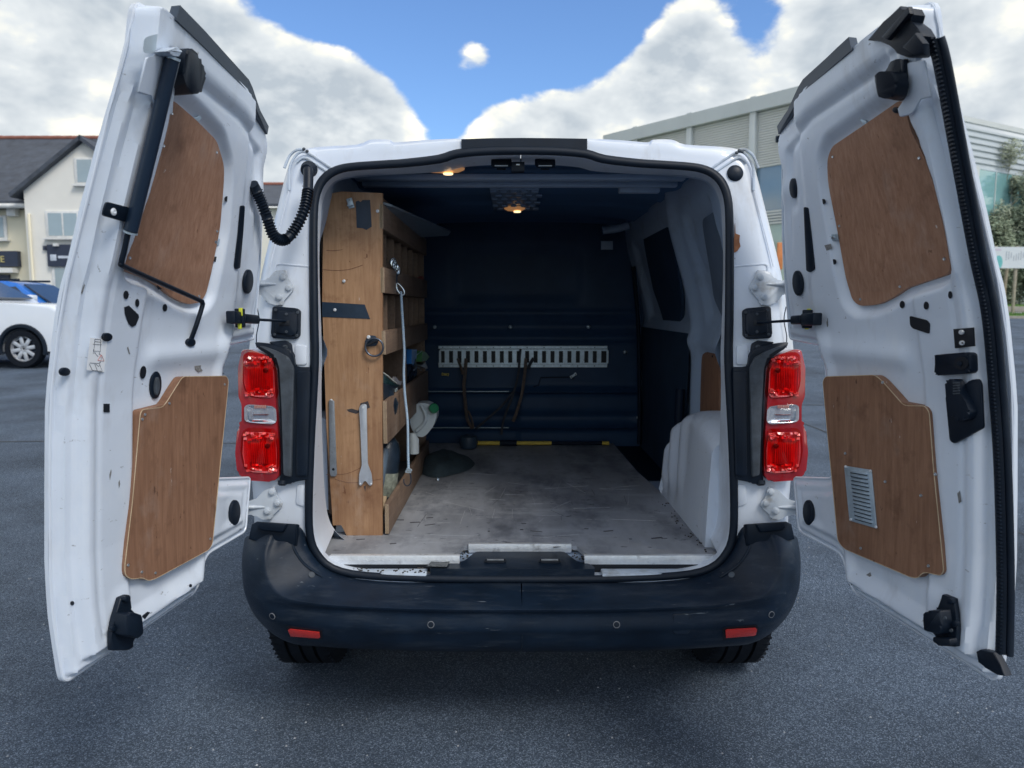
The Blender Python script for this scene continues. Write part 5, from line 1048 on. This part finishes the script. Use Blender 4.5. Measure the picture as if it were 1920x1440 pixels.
# grey sheet stored on top of the shelving
shp = empty('stored_sheet', (-.4, 3.1, 1.7), 'grey translucent sheet stored high above the shelving', 'sheet')
prism('sheet_panel', [atY(718, 383, 2.60), atY(735, 388, 2.62), atY(845, 436, 3.6), atY(840, 442, 3.6), atY(775, 446, 3.55), atY(722, 392, 2.62)], Vector((0, 0, .008)), mat('grey_acrylic', (.20, .26, .32), .25, 0, .1), shp)
tag(box('shelf_box', (XA-.06, 3.20, zat(665)+.055), (.07, .10, .05), bag_m, None, .004), 'small dark box in a pigeonhole of the third row', 'box')
tag(tube('shelf_marker', [(XA-.03, 2.63, zat(665)+.03), (XA-.02, 2.65, zat(665)+.07)], .007, bag_m, None, 8), 'short black marker standing in the nearest pigeonhole', 'marker')
tag(lathe('tape_roll', [(.02, 0), (.042, .0), (.042, .05), (.02, .05)], (XA-.05, 3.0, zat(549)+.03), (0, 0, 1), bag_m, None, 20), 'black tape roll in the upper row of pigeonholes', 'tape roll')
tag(tube('red_tool', [(XA-.02, 3.35, zat(549)+.06), (XA-.005, 3.72, zat(549)+.10)], .012, mat('red_handle', (.30, .06, .05), .5), None, 8), 'red tool handle in the far upper pigeonholes', 'tool')
tag(lathe('glass_bit', [(.001, 0), (.012, .002), (.010, .012), (.001, .014)], (-.355, 3.36, ZF+.001), (0, 0, 1), chromeh, None, 8), 'tiny shiny scrap on the floor by the shelving', 'scrap')
# scratches and scrapes worn into the cargo floor
rnd = random.Random(21); bm = bmesh.new(); bd_ = bmesh.new()
for k in range(46):
    x, y = rnd.uniform(-.38, .60), rnd.uniform(2.45, 3.6); a = rnd.choice((rnd.uniform(1.2, 2.0), rnd.uniform(-.3, .3), rnd.uniform(0, 3.1))); l = rnd.uniform(.03, .22)
    bm_box(bm if k % 3 else bd_, (x, y, ZF+.0003), (l, rnd.uniform(.0008, .0020), .0006), 0, Matrix.Rotation(a, 3, 'Z'))
for k in range(18): bm_box(bd_, (rnd.uniform(-.55, .55), rnd.uniform(2.34, 2.75), ZF+.0005), (rnd.uniform(.006, .045), rnd.uniform(.003, .010), .0012), 0, Matrix.Rotation(rnd.uniform(-.5, .5), 3, 'Z'))
tag(frombm('floor_scratches', bm, mat('pale_scratch', (.50, .51, .53), .6, 0, .2, 30), floor, False), None, None, None, 'stuff'); tag(frombm('floor_scrapes', bd_, mat('dark_scrape', (.07, .07, .08), .7, 0, .4, 60), floor, False), None, None, None, 'stuff')
# ------------------------------------------------------------------ house on the left
render_c = mat('cream_render', (.80, .78, .72), .9, 0, .05, .6, bump=.1, bs=8); render_y = mat('yellow_render', (.80, .74, .57), .9, 0, .05, .6)
slate = mat('slate', (.055, .065, .085), .6, 0, .35, 2.5, det=8); ridge_m = mat('clay_ridge', (.26, .10, .07), .8, 0, .2, 4)
pane_m = mat('window_pane', (.32, .40, .44), .12, 0, .1, .8, coat=.5); frame_m = mat('pale_frame', (.72, .72, .70), .6); sign_m = mat('sign_board_dark', (.025, .035, .065), .5); gold = mat('gold_letter', (.60, .52, .22), .5); silver = mat('silver_letter', (.55, .60, .68), .5)
house = empty('house', (-20, 30, gz(28)), 'cream rendered house with slate roof, gable and dark shop signs', 'house')
YH = 27.0; gA, gB = atY(44, 357, YH), atY(156, 264, YH); xl = gA.x; xm = gB.x; xr = 2*xm-xl; ze, za = gA.z, gB.z; g0 = gz(YH)-.1
prism('gable_wall', [(xl, YH, g0), (xr, YH, g0), (xr, YH, ze), (xm, YH, za-.05), (xl, YH, ze)], Vector((0, 9, 0)), render_c, house)
for (x0, x1) in ((xl, xm), (xr, xm)):
    s = 1 if x1 > x0 else -1; prism('gable_roof', [(x0-s*.35, YH-.25, ze-.28), (x1+s*.02, YH-.25, za+.0), (x1+s*.02, YH-.25, za+.16), (x0-s*.40, YH-.25, ze-.14)], Vector((0, 9.6, 0)), slate, house)
wl_ = prism('wing_wall', [(-40, YH+.9, g0), (xl+.1, YH+.9, g0), (xl+.1, YH+.9, atY(20, 393, YH+.9).z), (-40, YH+.9, atY(20, 393, YH+.9).z)], Vector((0, 7, 0)), render_y, house)
e0 = atY(20, 386, YH+.5); r0 = atY(60, 267, YH+5.0)
prism('wing_roof', [(-41, YH+.4, e0.z), (-41, YH+5.0, r0.z), (-41, YH+5.0, r0.z+.18), (-41, YH+.4, e0.z+.18)], Vector((41+xm+.5, 0, 0)), slate, house)
prism('wing_roof_back', [(-41, YH+9.6, e0.z), (-41, YH+5.0, r0.z), (-41, YH+5.0, r0.z+.18), (-41, YH+9.6, e0.z+.18)], Vector((41+xm+.5, 0, 0)), slate, house)
for i in range(46): tube('ridge_tile', [(-40+.5*i, YH+5.0, r0.z+.18), (-40+.5*i+.52, YH+5.0, r0.z+.19)], .10, ridge_m, house, 8)
tube('gutter', [(-41, YH+.35, e0.z-.02), (xl+.05, YH+.35, e0.z-.02)], .09, frame_m, house, 8); tube('downpipe', [(xl-.05, YH+.7, e0.z-.1), (xl+.18, YH-.08, e0.z-.4), (xl+.18, YH-.08, g0)], .05, render_y, house, 8)
def win(px0, py0, px1, py1, Y, name='window', nm=2, m_=None):
    a = atY(px0, py0, Y); b = atY(px1, py1, Y); fr = box(name, ((a.x+b.x)/2, Y-.02, (a.z+b.z)/2), (b.x-a.x+.16, .10, a.z-b.z+.16), frame_m, house, .02)
    n = nm; w = (b.x-a.x)/n
    for i in range(n): box('pane', (a.x+w*(i+.5), Y-.075, (a.z+b.z)/2), (w-.07, .02, a.z-b.z), m_ or pane_m, fr)
    box('sill', ((a.x+b.x)/2, Y-.09, b.z-.12), (b.x-a.x+.3, .18, .06), frame_m, fr)
win(90, 400, 150, 442, YH, 'window', 2); win(144, 300, 178, 342, YH, 'window', 1); win(-20, 408, 12, 445, YH+.9); win(200, 400, 250, 442, YH)
a = atY(92, 459, YH); b = atY(165, 500, YH); sg = box('shop_sign', ((a.x+b.x)/2, YH-.08, (a.z+b.z)/2), (b.x-a.x, .14, a.z-b.z), sign_m, house)
c = atY(100, 483, YH-.16); lathe('sign_emblem', [(.001, 0), (.16, .005), (.10, .02), (.001, .02)], c, (0, -1, 0), silver, sg, 4); q = atY(109, 482, YH-.16); q2 = atY(134, 482, YH-.16); box('sign_line', ((q.x+q2.x)/2, YH-.16, q.z), (q2.x-q.x, .02, .09), silver, sg)
box('sign_lamp', atY(105, 459, YH-.2), (.16, .12, .10), frame_m, sg)
win(103, 503, 160, 560, YH, 'shop_window', 2)
a = atY(-60, 471, YH+.8); b = atY(38, 500, YH+.8); sg = box('shop_sign', ((a.x+b.x)/2, YH+.78, (a.z+b.z)/2), (b.x-a.x, .20, a.z-b.z), sign_m, house)
text('sign_letter', 'E', atY(0.5, 491.5, YH+.66), .34, Matrix.Rotation(R_(90), 3, 'X'), gold, sg, .01)
a = atY(-60, 515, YH+.85); b = atY(20, 540, YH+.85); box('shop_window', ((a.x+b.x)/2, YH+.85, (a.z+b.z)/2), (b.x-a.x, .12, a.z-b.z), sign_m, house); q = atY(0, 507, YH+.7); box('awning_box', (q.x-.6, YH+.7, q.z), (2.4, .35, .18), frame_m, house)
bm = bmesh.new(); c = atY(24, 393, YH+.75); bm_box(bm, c, (.34, .3, .5), .03); bm_box(bm, c+Vector((0, -.16, 0)), (.24, .02, .3)); frombm('wall_unit', bm, frame_m, house); box('wall_box', atY(84, 465, YH-.05), (.10, .08, .16), sign_m, house)
# far low house seen between left door and van
fh = empty('far_house', (-13, 40, gz(40)), 'distant grey-roofed house seen between the left door and the van', 'house')
p = atY(515, 320, 40); prism('house_wall', [(p.x-4.6, 40.5, 1), (p.x+3, 40.5, 1), (p.x+3, 40.5, p.z-1.9), (p.x-4.6, 40.5, p.z-1.9)], Vector((0, 8, 0)), render_c, fh)
prism('house_roof', [(p.x-5, 40, p.z-1.9), (p.x-5, 45, p.z), (p.x-5, 45, p.z+.1), (p.x-5, 40, p.z-1.75)], Vector((8.3, 0, 0)), slate, fh); [ (lambda w: box('pane', (w[0], 40.42, w[1]), (.8, .04, 1.0), pane_m, box('window', (w[0], 40.47, w[1]), (1.0, .10, 1.2), frame_m, fh)))((p.x-4+2.2*i, p.z-3.2)) for i in range(3) ]
tube('ridge', [(p.x-5, 45, p.z+.12), (p.x+3.3, 45, p.z+.12)], .12, ridge_m, fh, 8)

# ------------------------------------------------------------------ parked cars
glass_m = mat('car_glass', (.02, .03, .045), .06, 0, .1, 3, coat=.6); alloy = mat('alloy_wheel', (.58, .60, .64), .35, .5, .08, 10)
def car(name, fx, Y, paint, label, L_=4.3, hood=1.12, roof=1.66, W_=1.78, wr=.345, scale=1.0):
    """car pointing to +X whose front wheel centre is at fx"""
    g = gz(Y); root = empty(name, (fx-1.3, Y, g), label, 'car', 'cars parked by the house')
    X = lambda x: fx+x*scale; Z = lambda z: g+z*scale
    low = [(.86, .30), (.88, .55), (.86, .86), (.74, 1.05), (.55, hood-.04), (-.45, hood+.01), (-.75, hood+.02), (-3.30, hood+.02), (-3.42, .95), (-3.45, .45), (-3.35, .28)]
    arch = lambda cx: [(cx+.42*math.cos(a), wr+.42*math.sin(a)) for a in [math.pi*i/10 for i in range(11)]]
    ring = low[:1]; bot = [(-3.35, .28)]+[(-2.65-.42, .28)]+list(reversed([(x, z) for x, z in arch(-2.65) if z > .28]))+[(-.42, .28)]+list(reversed([(x, z) for x, z in arch(0) if z > .28]))
    body = low+[(-2.65-.44, .28)]+[(x, z) for x, z in reversed(arch(-2.65))]+[(-2.65+.44, .28), (-.44, .28)]+[(x, z) for x, z in reversed(arch(0))]+[(.44, .30)]
    bm = bmesh.new(); bm_prism(bm, [(X(x), Y-W_/2*scale, Z(z)) for x, z in body], Vector((0, W_*scale, 0))); es = [e for e in bm.edges if abs(e.verts[0].co.y-e.verts[1].co.y) < 1e-5 and (e.verts[0].co.z+e.verts[1].co.z)/2 > g+.8]
    bmesh.ops.bevel(bm, geom=es, offset=.07, segments=3, affect='EDGES', profile=.6); frombm('body', bm, paint, root, True, 50)
    gh = [(-.70, hood), (-1.50, roof-.05), (-1.75, roof), (-3.0, roof), (-3.2, roof-.06), (-3.40, hood)]
    bm = bmesh.new(); bm_prism(bm, [(X(x), Y-(W_/2-.05-.20*sst(z, hood, roof))*scale, Z(z)) for x, z in gh], [Vector((0, 2*(W_/2-.05-.20*sst(z, hood, roof))*scale, 0)) for x, z in gh]); bmesh.ops.bevel(bm, geom=list(bm.edges), offset=.03, segments=2, affect='EDGES'); frombm('cabin', bm, paint, root, True, 50)
    def pane(nm, pts, d=.0):
        prism(nm, [(X(x), Y-(W_/2-.05-.20*sst(z, hood, roof)+.012+d)*scale, Z(z)) for x, z in pts], Vector((0, .01, 0)), glass_m, root)
    pane('side_window', [(-.98, hood+.05), (-1.52, roof-.12), (-1.95, roof-.12), (-1.95, hood+.05)]); pane('side_window', [(-2.03, hood+.05), (-2.03, roof-.12), (-2.75, roof-.12), (-2.75, hood+.05)]); pane('side_window', [(-2.83, hood+.07), (-2.83, roof-.14), (-2.98, roof-.16), (-3.2, hood+.10)])
    prism('windscreen', [(X(-.76), Y-.62*scale, Z(hood+.08)), (X(-.76), Y+.62*scale, Z(hood+.08)), (X(-1.44), Y+.52*scale, Z(roof-.09)), (X(-1.44), Y-.52*scale, Z(roof-.09))], Vector((.03, 0, .03)), glass_m, root)
    for cx in (0, -2.65):
        for sy in (-1, 1):
            c = Vector((X(cx), Y+sy*(W_/2-.10)*scale, Z(wr))); w = lathe('wheel', [(.05, -.10), (.24*scale, -.10), (.25*scale, .07), (.23*scale, .085), (.215*scale, .03), (.05, .03)], c, (0, sy, 0), alloy, root, 28)
            lathe('tyre', [(.24*scale, -.11), (.33*scale, -.11), (.345*scale, -.08), (.345*scale, .08), (.33*scale, .105), (.24*scale, .10)], c, (0, sy, 0), tyre_m, w, 32, cap=False)
            bm = bmesh.new()
            for i in range(8):
                a = 2*math.pi*i/8+.2; bm_box(bm, c+Vector((math.cos(a)*.13*scale, sy*.055, math.sin(a)*.13*scale)), (.22*scale, .03, .07*scale), .01, Matrix.Rotation(-a, 3, 'Y'))
            frombm('spokes', bm, alloy, w); lathe('brake', [(.02, .0), (.205*scale, .0), (.205*scale, .032), (.02, .032)], c, (0, sy, 0), liner, w, 20)
            bm = bmesh.new(); pts = [c+Vector((math.cos(a)*.43*scale, sy*.085, math.sin(a)*.43*scale)) for a in [math.pi*(-.08+1.16*i/18) for i in range(19)]]; bm_tube(bm, pts, .05*scale, 6); frombm('arch_trim', bm, black_pl, root)
    for sy in (-1, 1): box('headlight', (X(.72), Y+sy*(W_/2-.16)*scale, Z(.92)), (.30*scale, .30*scale, .14*scale), chrome, root, .03)
    box('front_bumper', (X(.80), Y, Z(.42)), (.20*scale, W_*.96*scale, .26*scale), black_pl, root, .04); box('side_trim', (X(-1.3), Y-(W_/2)*scale, Z(.42)), (1.75*scale, .04, .22*scale), black_pl, root, .01)
    for sy in (-1, 1): box('roof_rail', (X(-2.2), Y+sy*.55*scale, Z(roof+.03)), (1.4*scale, .04, .05), black_pl, root, .01); box('mirror', (X(-1.0), Y+sy*(W_/2+.08)*scale, Z(hood+.10)), (.14*scale, .22*scale, .16*scale), paint, root, .03)
    box('door_handle', (X(-1.85), Y-(W_/2+.005)*scale, Z(.93)), (.18, .03, .04), paint, root, .006)
    return root
wcar = mat('car_white', (.74, .78, .84), .25, 0, .02, 2, coat=.7); bcar = mat('car_blue', (.015, .17, .60), .25, 0, .03, 2, coat=.7)
p = atY(48, 654, 13.5); car('parked_car', p.x, 14.3, wcar, 'white sport utility car parked at the left with its front wheel in view', hood=1.20, roof=1.74)
p = atY(95, 640, 16.4); car('parked_car', p.x+.72, 17.2, bcar, 'bright blue car parked behind the white car', hood=1.02, roof=1.64)

# ------------------------------------------------------------------ industrial building on the right
clad = mat('ribbed_cladding', (.72, .72, .68), .5, .0, .04, .5); col_m = mat('column_cladding', (.60, .63, .62), .5, 0, .05, .5); grey_cl = mat('grey_cladding', (.55, .60, .63), .55, 0, .04, .5)
def glassy(name, col): return mat(name, col, .06, 0, .15, .12, coat=.8, spec=.9)
gl1 = glassy('blue_glazing', (.16, .26, .36)); gl2 = glassy('green_glazing', (.42, .52, .44)); gl3 = glassy('teal_glazing', (.22, .44, .46))
DZ = 44.0; corner_p = atY(1532, 158, DZ); HT = corner_p.z
far = ray(1140, 256); tt = (HT-CAMH)/far.z; farp = EYE+far*tt; rt = ray(1925, 245); tt = (HT-CAMH)/rt.z; rtp = EYE+rt*tt
bld = empty('warehouse', (corner_p.x, DZ, gz(44)), 'large pale ribbed-metal commercial building with tall glazing on the right', 'building')
def facade(A, B, nm):
    A = Vector((A.x, A.y, 0)); B = Vector((B.x, B.y, 0)); d = (B-A); Lf = d.length; d.normalize(); n = Vector((d.y, -d.x, 0)); n = n if n.dot(EYE-A) > 0 else -n
    return A, d, n, Lf
def fbox(name, F, s0, s1, z0, z1, proud, thick, m, par, bev=0.0):
    A, d, n, Lf = F; c = A+d*(s0+s1)/2+n*(proud-thick/2); c.z = (z0+z1)/2; return box(name, c, (abs(s1-s0), thick, z1-z0), m, par, bev, Matrix((d, n, Vector((0, 0, 1)))).transposed())
F1 = facade(corner_p, farp, 'left'); F2 = facade(corner_p, rtp, 'right'); GB = 1.0
# solid core
ring = [F1[0], F1[0]+F1[1]*F1[3], F1[0]+F1[1]*F1[3]-F1[2]*14, F2[0]+F2[1]*(F2[3]+30)-F2[2]*2+Vector((0, 12, 0)), F2[0]+F2[1]*(F2[3]+30)]
prism('core', [(p.x, p.y, GB) for p in ring], Vector((0, 0, HT-GB-.6)), grey_cl, bld)
L1 = F1[3]; zt_ = HT-.9; zbnd = HT-4.3; zg1 = HT-7.0; zg2 = HT-7.9; zg3 = HT-11.5
fbox('parapet', F1, -.3, L1, HT-.85, HT, .55, .6, col_m, bld); fbox('band_backing', F1, 0, L1, zbnd, HT-.85, .05, .1, clad, bld)
nrib = 22
for i in range(nrib):
    z = zbnd+(zt_-zbnd)*(i+.5)/nrib; fbox('cladding_rib', F1, .1, L1, z-.055, z+.045, .16, .12, clad, bld)
fbox('glazing', F1, .1, L1, zg1, zbnd, .02, .06, gl1, bld)
for i in range(5): z = zg2+(zg1-zg2)*(i+.5)/5; fbox('louvre', F1, .1, L1, z-.05, z+.03, .22, .1, clad, bld)
fbox('glazing', F1, .1, L1, zg3, zg2, .02, .06, gl2, bld)
for i in range(5): z = zg3-.9+.9*(i+.5)/5; fbox('louvre', F1, .1, L1, z-.05, z+.03, .22, .1, clad, bld)
fbox('ground_glazing', F1, .1, L1, GB, zg3-.9, .02, .06, gl1, bld)
for px in (1415, 1297, 1196, 1120):
    r_ = ray(px, 300); A, d, n, Lf = F1
    det = r_.x*(-d.y)+d.x*r_.y; s = (r_.x*A.y-r_.y*A.x)/(-(r_.x*d.y-r_.y*d.x)) if abs(r_.x*d.y-r_.y*d.x) > 1e-6 else 0
    s = abs(s)
    if s < L1-.2: fbox('column', F1, s-.22, s+.22, GB, HT+.12, .42, .35, col_m, bld, .03)
fbox('corner_column', F1, -.35, .35, GB, HT+.05, .62, .5, col_m, bld, .03); fbox('corner_post', F2, .35, 1.0, GB, HT+.05, .42, .35, col_m, bld, .03)
fbox('wall_lamp', F1, 2.0, 2.3, HT-3.0, HT-2.6, .45, .25, liner, bld, .03)
L2 = F2[3]+30
fbox('side_parapet', F2, 1.0, L2, HT-.35, HT, .20, .25, col_m, bld)
for i in range(28): z = GB+1+(HT-.5-GB-1)*(i+.5)/28; fbox('cladding_rib', F2, 1.0, L2, z-.06, z+.06, .10, .08, grey_cl, bld)
A, d, n, Lf = F2
def s_at(px):
    r_ = ray(px, 300); M2 = np.array([[r_.x, -d.x], [r_.y, -d.y]]); t, s = np.linalg.solve(M2, np.array([A.x, A.y])); return float(s)
s0, s1 = s_at(1830), s_at(1935); fbox('side_glazing', F2, s0, L2, GB, HT-3.4, .20, .12, gl3, bld); fbox('glazing_jamb', F2, s0-.5, s0, GB, HT-3.2, .3, .25, col_m, bld)
for i in range(6): fbox('mullion', F2, s0+2.2*i, s0+2.2*i+.07, GB, HT-3.4, .26, .1, col_m, bld)

# ------------------------------------------------------------------ verge, road, trees, board on the right
grass_m = mat('verge_grass', (.10, .19, .045), .95, 0, .35, 3); kerb_m = mat('kerb_stone', (.30, .28, .25), .9, 0, .25, 5); road_m = mat('pale_road', (.42, .43, .43), .9, 0, .08, 1)
def strip(name, y0, y1, z0, z1, m, label): return tag(box(name, (20, (y0+y1)/2, (gz(y0)+gz(y1))/2+(z0+z1)/2), (110, y1-y0, z1-z0), m, None, .02), label, None, None, 'structure')
strip('kerb', 35.6, 36.0, -.3, .12, kerb_m, 'stone kerb of the near verge'); strip('verge', 36.0, 39.5, -.3, .10, grass_m, 'near grass verge'); strip('road', 39.5, 47.0, -.35, .02, road_m, 'pale road beyond the verge'); strip('kerb', 47.0, 47.6, -.4, .30, kerb_m, 'stone kerb of the far verge'); strip('verge', 47.6, 53, -.4, .28, grass_m, 'far grass verge')
rnd = random.Random(11); v = []; f = []
for i in range(9000):
    x = rnd.uniform(20, 38); y = rnd.choice((rnd.uniform(36.05, 39.4), rnd.uniform(47.7, 52))); z = gz(y)+(.10 if y < 40 else .26); h = rnd.uniform(.06, .16); a = rnd.uniform(0, 6.3); dx, dy = .03*math.cos(a), .03*math.sin(a); b0 = len(v)
    v += [(x-dx, y-dy, z-.02), (x+dx, y+dy, z-.02), (x+rnd.uniform(-.04, .04), y+rnd.uniform(-.04, .04), z+h)]; f.append((b0, b0+1, b0+2))
tag(pyd('grass', v, f, mat('grass_blades', (.11, .22, .05), .9, 0, .3, 6), None, False, 30, False), 'short green grass on the verges', 'grass', None, 'stuff')
def leafmat(name, c): return mat(name, c, .7, 0, .45, 1.2)
leafs = [leafmat('leaf_olive', (.26, .31, .21)), leafmat('leaf_grey', (.33, .37, .27)), leafmat('leaf_dark', (.17, .22, .15))]; bark = mat('bark', (.28, .24, .17), .9, 0, .3, 6)
def tree(x, y, hgt, rad, seed, label, lm, low=.15):
    rnd = random.Random(seed); g = gz(y); t = empty('tree', (x, y, g), label, 'tree', 'trees beyond the road')
    bm = bmesh.new(); bm_tube(bm, [(x, y, g-.1), (x+.05, y, g+hgt*.4), (x, y, g+hgt*.9)], [.13, .10, .02], 8)
    cl = []
    for i in range(46):
        a = rnd.uniform(0, 6.3); hh = hgt*(low+.1+(.85-low)*rnd.random()**.8); rr = rad*(.35+.65*rnd.random())*(1-.72*max(0, hh/hgt-.35)/.65); c = Vector((x+rr*math.cos(a), y+rr*math.sin(a), g+hh)); cl.append((c, rad*rnd.uniform(.22, .42)))
        bm_tube(bm, [(x, y, g+hh*.7), c], [.035, .008], 5)
    frombm('trunk', bm, bark, t); v = []; f = []
    for (c, r) in cl:
        for k in range(300):
            dv = Vector((rnd.gauss(0, 1), rnd.gauss(0, 1), rnd.gauss(0, 1))).normalized()*r*rnd.random()**.4; p = c+dv; s = rnd.uniform(.08, .17); u = Vector((rnd.gauss(0, 1), rnd.gauss(0, 1), rnd.gauss(0, 1))).normalized(); w = u.orthogonal().normalized(); b0 = len(v)
            v += [p-u*s, p+w*s*.45, p+u*s*1.1, p-w*s*.45]; f.append((b0, b0+1, b0+2, b0+3))
    pyd('crown', v, f, lm, t, False, 30, False)
trees = [(1873, 54.0, 12.2, 2.6, 'tall pointed grey-green tree beside the board', 1), (1918, 55.5, 10.2, 3.0, 'rounded olive tree at the right edge of the picture', 0), (1832, 55.0, 7.6, 2.6, 'lower bushy tree next to the rubber door seal', 1), (1898, 53.5, 7.2, 2.6, 'dark low bush tree behind the board', 2), (1858, 53.2, 6.8, 2.4, 'olive bush tree at the left end of the board', 0), (1960, 54.5, 10.6, 3.0, 'tall tree just off the right edge', 1), (1930, 53.4, 6.6, 2.5, 'small dark bush tree at the far right', 1), (1805, 55, 7.0, 2.4, 'bushy tree mostly hidden by the right door', 2)]
for i, (px, Y, h_, r_, lab, k) in enumerate(trees): tree(atY(px, 500, Y).x, Y, h_, r_, 20+i, lab, leafs[k], .05)
# dark hedge line behind the far verge
v = []; f = []; rnd = random.Random(31)
for i in range(9000):
    p = Vector((rnd.uniform(20, 44), 52.8+rnd.uniform(-.5, .5), gz(52.8)+.2+1.5*rnd.random())); s = rnd.uniform(.05, .10); u = Vector((rnd.gauss(0, 1), rnd.gauss(0, 1), rnd.gauss(0, 1))).normalized(); w = u.orthogonal().normalized(); b0 = len(v); v += [p-u*s, p+w*s*.6, p+u*s, p-w*s*.6]; f.append((b0, b0+1, b0+2, b0+3))
tag(pyd('hedge', v, f, leafs[2], None, False, 30, False), 'dark hedge behind the far verge', 'hedge', None, 'stuff')
# advertising board on posts
YBd = 38.2; bd = empty('sign_board', (atY(1900, 480, YBd).x, YBd, gz(YBd)), 'white printed board on wooden posts standing on the verge', 'sign')
a, b = atY(1864, 463, YBd), atY(2010, 503, YBd); box('board', ((a.x+b.x)/2, YBd, (a.z+b.z)/2), (b.x-a.x, .05, a.z-b.z), mat('board_white', (.68, .72, .74), .5, 0, .05, .8), bd)
teal = mat('board_teal', (.16, .50, .50), .5); c = atY(1872, 492, YBd-.03); prism('print_patch', [(c.x+.22*math.cos(t)*1.0, YBd-.028, max(c.z+.36*math.sin(t), b.z+.01)) for t in [2*math.pi*i/20 for i in range(20)]], Vector((0, -.004, 0)), teal, bd)
blur_ink = mat('board_print', (.46, .50, .54), .6); lil = mat('board_lilac', (.62, .55, .64), .6); rnd = random.Random(8)
q = atY(1866, 468, YBd-.03); box('print_patch', (q.x+.15, YBd-.03, q.z), (.35, .004, .10), lil, bd)
for i in range(9): q = atY(1887+i*4.6, 480+rnd.uniform(-2, 4), YBd-.03); box('print_mark', (q.x, YBd-.03, q.z), (.05, .004, rnd.uniform(.2, .5)), blur_ink, bd)
wood_post = mat('post_wood', (.36, .32, .25), .9, 0, .2, 5)
for px in (1864.5, 1905, 1985): x = atY(px, 500, YBd+.08).x; box('post', (x, YBd+.09, (gz(YBd)-.2+a.z+.05)/2), (.12, .12, a.z+.05-gz(YBd)+.2), wood_post, bd, .01)
tr_ = empty('bare_tree', (atY(1885, 520, 49).x, 49, gz(49)), 'pale bare tree trunk behind the printed board', 'tree'); x = atY(1885, 520, 49).x; tube('trunk', [(x, 49, gz(49)), (x-.02, 49, gz(49)+1.4), (x+.06, 49, gz(49)+2.6), (x+.2, 49, gz(49)+3.4)], [.14, .12, .10, .06], bark, tr_, 8)
# small orange crate-like sign between right pillar and door
q = atY(1462, 480, 30); ob = empty('orange_post', (q.x, 30, gz(30)), 'small orange post seen between right pillar and right door', 'post'); om = mat('orange_paint', (.62, .22, .07), .6)
box('post_head', (q.x, 30, q.z), (.24, .12, 1.1), om, ob, .03); tube('post_stem', [(q.x, 30, gz(30)), (q.x, 30, q.z-.5)], .06, om, ob, 10)
bm = bmesh.new()
for i in range(3): pass
